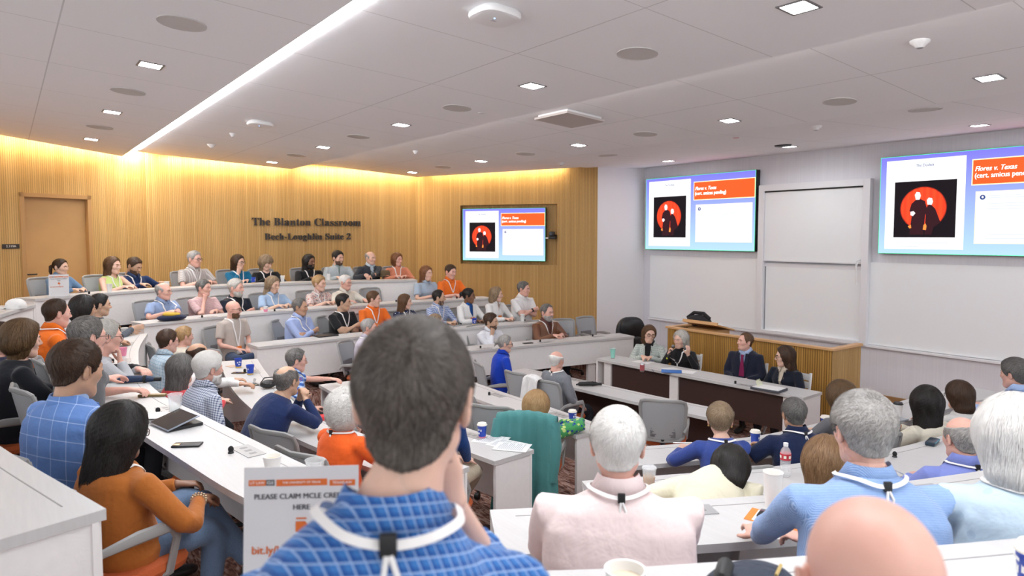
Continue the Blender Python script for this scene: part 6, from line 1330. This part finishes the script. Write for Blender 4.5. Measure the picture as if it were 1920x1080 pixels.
# panel papers
for i,(x,y,rz,lab) in enumerate(((1238,665+8,10,'white sheets in front of the panelist in tweed'),(1262,693,-12,'loose white sheets in front of the speaking panelist'),(1285,697,20,'white sheet overlapping the loose papers'),(1252,698,40,'blue folder under the loose papers'))):
    slab_thing('loose_paper',x,y,'T',.216,.28,.002+.0015*i,rz,WHB if i<3 else mat('blue_folder',(.02,.15,.5),.5),lab,'paper',z=.74+.001*i)
for x,y,m_,lab in((1222,676,mat('purple_pen',(.12,.06,.5),.4),'purple pen on the white sheets'),(1224,695,mat('navy_glasses',(.02,.03,.15),.4),'dark blue pen near the drink can')):
    c=at(x,y,.75);t=G().tube([(-.07,0,.004),(.07,0,.004)],.004,n=8).obj('pen',m_,loc=c,rz=.9);tag(t,lab,'pen')
t=slab_thing('leather_folder',1427,735,'T',.26,.36,.03,8,mat('slate_folder',(.06,.065,.08),.6),'dark slate folder with sheets and yellow tabs on the panel table','folder')
G().box((-.12,-.17,.030),(.10,.16,.036)).obj('sheets',WHB,t,smooth=False);g=G()
for j in range(9):p=Vector((-.08+.018*j,.11,.035));g.add([p,p+Vector((.012,0,0)),p+Vector((.03-.008*j,.03,.06+.01*(j%3))),p+Vector((.018-.008*j,.03,.06+.01*(j%3)))],[(0,1,2,3)])
g.obj('sticky_tabs',mat('pale_tabs',(.75,.78,.55),.6),t,smooth=False,fix=False)
# folded umbrellas, pouch, clothes
def umbrella(x,y,row,rz,m,label,ln=.26,r=.030,z=None):
    c=at(x,y,dz(row));t=empty('folded_umbrella',c,math.radians(rz),label=label,cat='umbrella',group='folded umbrellas')
    g=G();g.tube([(-ln/2,0,r*.8),(-ln*.4,0,r),(0,.004,r*1.05),(ln*.38,0,r*.95),(ln/2,0,r*.8)],[r*.6,r*.95,r,r*.85,r*.6],n=14);o=g.obj('fabric',m,t);folds(o.data,np.random.default_rng(int(x)),.004)
    G().tube([(ln/2-.01,0,r*.8),(ln/2+.05,0,r*.8)],r*.55,n=12).obj('handle',BLKP,t);G().tube([(-ln/2-.02,0,r*.8),(-ln/2,0,r*.8)],r*.35,n=10).obj('tip',BLKP,t)
    G().tube([(ln*.2,0,r*1.0),(ln*.2+.02,0,r*1.0)],r*1.02,n=14).obj('strap',BLKP,t)
umbrella(233,695,'M4',-28,BLKP,'black folded umbrella on the left curved desk, behind the navy one');umbrella(256,718,'M4',-25,mat('navy_nylon',(.012,.03,.08),.6),'navy folded umbrella on the left curved desk')
umbrella(1102,724,'M0',-30,BLKP,'black folded umbrella on the frontmost table')
c=at(504,728,dz('M3'));t=empty('zip_pouch',c,label='black leather pouch with a strap beside the phone',cat='pouch');o=G().ball((0,0,.045),(.085,.055,.045),0,20).obj('pouch_body',mat('pouch_leather',(.012,.012,.012),.3,bump=.5,bscale=60),t);folds(o.data,np.random.default_rng(5),.006);G().tube([(-.08,0,.06),(-.03,.04,.10),(.05,.03,.10),(.09,-.02,.05)],.006,n=6).obj('strap',BLKP,t)
# white cap at left, hat in hand, folded sweater
c=at(30,578,dz('M5')+.001);t=empty('baseball_cap',c,math.radians(60),label='white baseball cap lying on the highest desk at the left',cat='cap');CW=T_('cap_white',(.78,.77,.75))
g=G();g.lathe([(.095,0),(.096,.03),(.088,.065),(.065,.095),(.03,.110),(.001,.112)],28,sy=1.12);g.obj('crown',CW,t)
g=G();V=[];n=13
for i in range(n):a=PI*i/(n-1);V.append((math.cos(a)*.082,.085+math.sin(a)*.095,.012-.010*abs(math.cos(a))));
V2=[(math.cos(PI*i/(n-1))*.09,.055+math.sin(PI*i/(n-1))*.03,.016) for i in range(n)];g.strip([Vector(v) for v in V],[Vector(v) for v in V2]);o=g.obj('brim',CW,t);md=o.modifiers.new('t','SOLIDIFY');md.thickness=.004;G().ball((0,0,.113),.006).obj('button',CW,t)
c=at(722,520,dz('R5')+.02);t=empty('brown_hat',c,label='brown felt hat held over the desk in the back row',cat='hat');HT=T_('felt_brown',(.13,.09,.05))
g=G();g.lathe([(.19,.03),(.17,.015),(.10,.012),(.10,.10),(.075,.14),(.03,.13),(.001,.125)],28,sy=.8);g.obj('hat_body',HT,t)
c=at(322,601,dz('R4'));t=empty('folded_sweater',c,label='folded navy and mustard sweater on the end of the second desk',cat='sweater')
o=G().ball((0,0,.04),(.19,.12,.05),0,20).obj('navy_fabric',T_('navy_knit_s',(.012,.018,.05)),t);folds(o.data,np.random.default_rng(8),.012);o=G().ball((.0,.0,.085),(.11,.08,.035),0,20).obj('mustard_fabric',T_('mustard',(.50,.33,.04)),t);folds(o.data,np.random.default_rng(9),.010)
# plates, spectacles
for x,y,row,lab in((759,618,'R3','white paper plate beside the white cup in the third row'),(798,612,'R3','second white paper plate in front of the navy dotted blouse'),(872,658,'R2','paper plate with crumbs on the lowest far desk'),(640,523,'R5','white plate before the grey blazer man'),(295,782,'M4','clear lid with crumbs on the left curved desk')):
    c=onrow(at(x,y,dz(row)),row);t=G().lathe([(.001,.004),(.06,.004),(.085,.014),(.088,.014),(.06,.001),(.001,.0)],28).obj('paper_plate',WHB,loc=c);tag(t,lab,'plate',group='paper plates')
c=at(728,617,dz('R3'));g=G()
for q in(-1,1):g.tube([(q*.035+.022*math.cos(a*PI/6),.0,.02+.016*math.sin(a*PI/6)) for a in range(13)],.002,n=5,cap=False);g.tube([(q*.055,0,.03),(q*.06,.12,.005)],.002,n=5)
t=g.obj('eyeglasses',BLKP,loc=c);tag(t,'black eyeglasses lying on the third row desk beside the orange polo man','eyeglasses')
# desk microphones and power plates
MICF=mat('mic_foam',(.012,.012,.013),.9);PLATE=mat('outlet_plate',(.38,.38,.385),.4,metal=.3)
MICS=[(1066,709,'M0'),(916,739,'M1'),(901,651,'R2'),(1013,639,'R2'),(1111,629,'R2'),(850,604,'R3'),(966,596,'R3'),(857,558,'R4'),(743,564,'R4'),(515,582,'R4'),(387,595,'R4'),(207,551,'R5'),(213,678,'M4'),(295,773,'M4'),(431,848,'M4'),(458,696,'M3'),(1301,970,'N3'),(1752,925,'N3'),(1678,855,'N2'),(1673,771,'N1'),(1360,722,'T')]
PLTS=[(1086,711,'M0'),(932,741,'M1'),(1048,778,'M1'),(916,656,'R2'),(1022,642,'R2'),(1122,631,'R2'),(862,607,'R3'),(978,599,'R3'),(530,586,'R4'),(405,597,'R4'),(236,676,'M4'),(241,645,'M4'),(318,768,'M4'),(465,846,'M4'),(478,697,'M3'),(1290,957,'N3'),(1730,920,'N3'),(888,818,'M2'),(1384,727,'T')]
for x,y,row in MICS:
    c=onrow(at(x,y+2,dz(row)),row);near_=PEOPLE and min(PEOPLE,key=lambda q:(q[2].x-c.x)**2+(q[2].y-c.y)**2);t=empty('desk_microphone',c,label='desk microphone nearest the '+short(near_[0]['label']),cat='microphone',group='desk microphones')
    G().lathe([(.001,0),(.016,0),(.014,.008),(.010,.012)],16).obj('mount',BLKP,t);G().ball((0,0,.022),(.015,.015,.017),0,14).obj('foam_cap',MICF,t)
for x,y,row in PLTS:
    c=onrow(at(x,y,dz(row)),row);nx,ny_=nearest(row,c.x,c.y);near_=min(PEOPLE,key=lambda q:(q[2].x-c.x)**2+(q[2].y-c.y)**2)
    t=empty('power_outlet_plate',c,math.atan2(ny_,nx),label='outlet plate nearest the '+short(near_[0]['label']),cat='power outlet',group='desk power outlet plates')
    G().box((-.05,-.115,.0004),(.05,.115,.004),bev=.0015).obj('plate',PLATE,t,smooth=False);g=G()
    for j in(-.06,0,.06):g.box((-.018,j-.014,.004),(.018,j+.014,.0045))
    g.obj('sockets',mat('socket_dark',(.22,.22,.22),.5),t,smooth=False)
# ---- printed signs
INK=mat('print_ink',(.05,.05,.055),.7);PRO=mat('print_orange',(.62,.13,.015),.6);PRG=mat('print_grey_box',(.10,.10,.11),.6);SGN=mat('sign_paper',(.62,.61,.62),.6)
def sign(c,rz,k,label,tilt=-6):
    t=empty('printed_sign',c,rz,label=label,cat='sign',group='printed credit signs');w,h=.216*k,.28*k;R=Matrix.Rotation(math.radians(tilt),4,'X')
    G().box((-w/2,0,.001),(w/2,.002,h),mtx=R).obj('sheet',SGN,t,smooth=False);G().box((-w/2,.0,.0),(w/2,.07*k,.003)).obj('foot',CLEAR,t,smooth=False)
    def q(n,x0,x1,z0,z1,m,y=-.0006):
        return G().box((x0*w,y,z0*h),(x1*w,0,z1*h),mtx=R).obj(n,m,t,smooth=False)
    q('orange_box',-.46,-.31,.875,.915,PRO);q('grey_box',-.31,-.235,.875,.915,PRG);q('orange_box',-.22,.225,.87,.915,PRO);q('orange_box',.245,.47,.865,.905,PRO)
    def tx(b,x,z,s,m,off=0,al='CENTER'):
        o=text_mesh('printed_text',b,s*h,m,t,R@Matrix.Translation((x*w,-.0014,z*h))@Matrix.Rotation(PI/2,4,'X'),al,0,0,.0002)
        if s>.04:
            bm=bmesh.new();bm.from_mesh(o.data);m2=o.data.copy();m2.transform(Matrix.Translation((s*h*.04,-.0001,0)));bm.from_mesh(m2);bm.to_mesh(o.data);bm.free()
    tx('UT LAW',-.385,.895,.026,WHB);tx('CLE',-.272,.895,.026,WHB);tx('THE UNIVERSITY OF TEXAS',.0,.893,.021,WHB);tx('TEXASLAW',.357,.886,.026,WHB)
    tx('PLEASE CLAIM MCLE CREDIT',0,.80,.050,INK,0);tx('HERE',0,.725,.050,INK,0)
    # pointing hand
    g=G();g.box((-.045*w,-.0012,.645*h),(.045*w,0,.655*h),mtx=R)
    Pn=[(-.045,.63),(.03,.63),(.085,.575),(.065,.565),(.045,.585),(.045,.57),(.04,.565),(.035,.495),(.02,.495),(.018,.56),(-.045,.56)]
    g.add([R@Vector((x*w*1.1,-.001,z*h)) for x,z in Pn],[tuple(range(len(Pn)))]);g.obj('pointing_hand',PRO,t,smooth=False,fix=False)
    tx('bit.ly/LAWPROF',-.1,.44,.075,PRO,0);return t
c=at(562,1118,dz('N4'));g_=c.x*math.sin(YAW)+c.y*math.cos(YAW)
X,Y,dzz=ray(561,1000);q=1.45/(X*math.sin(YAW)+Y*math.cos(YAW));c=Vector((X*q,Y*q,dz('N4')))
top=CAMH-440*1.45/1280;k=(top-dz('N4'))/.28
sign(c,-YAW+math.radians(4),max(.9,min(1.15,k)),'large white printed sign with orange print standing on the nearest desk')
c=at(111,556,dz('R5'));sign(c,-.15,1.08,'small printed sign standing on the top left desk before the denim shirt woman')
# ---- microphone in the speaker's hand
for Pd,root,org,rz,wr,HM,nb in PEOPLE:
    if Pd['id']==35:
        w,El=wr[1];Rm=Matrix.Translation(org)@Matrix.Rotation(rz,4,'Z');mo=(HM@Vector((0,.17,-.07)));a=w+Vector((-.03,.035,.01));d=(mo-a).normalized();t=empty('hand_microphone',(0,0,0),label='black hand microphone with grey grille held by the speaking panelist',cat='microphone')
        t.matrix_world=Rm;m0=a-d*.09;G().tube([m0,a,a+d*.10],[.011,.013,.016],n=14).obj('handle',BLKP,t);G().ball(a+d*.125,(.027,.027,.027),0,18).obj('grille',mat('mic_grille',(.18,.18,.19),.4,metal=.6),t);G().tube([m0,m0-d*.014],.0125,n=14).obj('yellow_ring',mat('yellow_ring',(.55,.6,.02),.5),t)
    if Pd['id']==60:
        w,El=wr[-1];Rm=Matrix.Translation(org)@Matrix.Rotation(rz,4,'Z');t=empty('pen',(0,0,0),label='white pen in the folded hands of the woman in the blue jersey',cat='pen');t.matrix_world=Rm;a=w+Vector((.03,.05,.03));G().tube([a-Vector((.07,-.02,0)),a+Vector((.07,-.01,.01))],.004,n=8).obj('barrel',WP_,t)
# ---- clothes hung over chairs
def drape(cx,cy,z0,rz,w,h,m,name,label,cat,fz,thick=.03,seed=1,sleeves=True):
    """garment hung over a chair back: a folded sheet with its own thickness"""
    t=empty(name,(cx,cy,fz),rz,label=label,cat=cat);rng=np.random.default_rng(seed);g=G();nu,nv=26,30;V=[]
    for i in range(nv):
        s=i/(nv-1);
        for j in range(nu):
            u=-1+2*j/(nu-1)
            if s<.10:y=-.20-s*.9;z=z0-.30+s*3.0
            elif s<.18:y=-.29-(s-.10)*1.2;z=z0+.015*math.sin((s-.10)/.08*PI)
            else:y=-.39-.045*math.sin(u*7+seed)*(s-.15)-.03*(s-.18);z=z0-(s-.18)*h/.82
            V.append(Vector((u*w*(1+.18*max(0,s-.3)),y+.012*math.sin(u*19+s*4),z-.035*u*u*(1 if s<.3 else .4)-.03*math.sin(u*4+seed)*(s>.9))))
    g.add(V,[(i*nu+j,i*nu+j+1,(i+1)*nu+j+1,(i+1)*nu+j) for i in range(nv-1) for j in range(nu-1)]);o=g.obj('garment_body',m,t,angle=80);md=o.modifiers.new('t','SOLIDIFY');md.thickness=.012;md.offset=0
    if sleeves:
        for q in(-1,1):
            o=G().tube([(q*w*.92,-.36,z0-.06),(q*w*1.0,-.40,z0-.25),(q*w*.95,-.40,z0-.42),(q*w*.88,-.41,z0-.55)],[.05,.055,.048,.04],n=12).obj('sleeve',m,t);folds(o.data,np.random.default_rng(seed+q+3),.006)
    return t
def short(s,n=11):
    w=s.split()[:n]
    while w[-1].strip(',') in('in','a','an','the','his','her','with','and','on','at','of','over','beside','from','round','seen','by','its','white','black','blue','light','dark','pale','left','right','far','back'):w.pop()
    return ' '.join(w).rstrip(',')
for Pd,root,org,rz,wr,HM,nb in PEOPLE:
    fx,fy=-math.sin(rz),math.cos(rz)
    if Pd['id']==38:drape(org.x-fx*.05,org.y-fy*.05,1.04,rz,.26,.85,T_('teal_jacket',(.07,.23,.23)),'teal_jacket_garment','teal green jacket hung over the chair of the blond woman','jacket',FLZ[1],seed=3)
    if Pd['id']==51:drape(org.x-fx*.05,org.y-fy*.05,1.03,rz,.26,.60,T_('navy_coat',(.012,.018,.07)),'navy_coat','dark navy coat hung over the chair of the woman in the black jacket','coat',FLZ[4],seed=5)
    if Pd['id']==33:
        drape(org.x-fx*.05-fy*.12,org.y-fy*.05+fx*.12,.985,rz,.12,.38,W0,'white_garment','white garment draped over the left corner of the grey sweater man\'s chair','garment',0,seed=7,sleeves=False)
# dark jacket at the bottom edge
X,Y,dzz=ray(1400,1120);q=.98/(X*math.sin(YAW)+Y*math.cos(YAW));t=empty('dark_bag',(X*q,Y*q,dz('N4')),label='dark navy bag with a tan trim at the bottom edge beside the bald man',cat='bag')
c=at(1405,1150,dz('N4'));t.location=c
o=G().ball((0,0,.05),(.13,.09,.055),0,20).obj('bag_body',mat('navy_canvas',(.02,.028,.05),.7,bump=.4,bscale=40),t);folds(o.data,np.random.default_rng(11),.008);o=G().tube([(-.13,0,.05),(-.10,.0,.115),(-.06,.02,.12)],.018,n=10).obj('handle',BLKP,t);G().tube([(.02,-.05,.10),(.07,-.03,.10)],.004).obj('tan_trim',mat('tan_trim',(.45,.33,.12),.5),t)
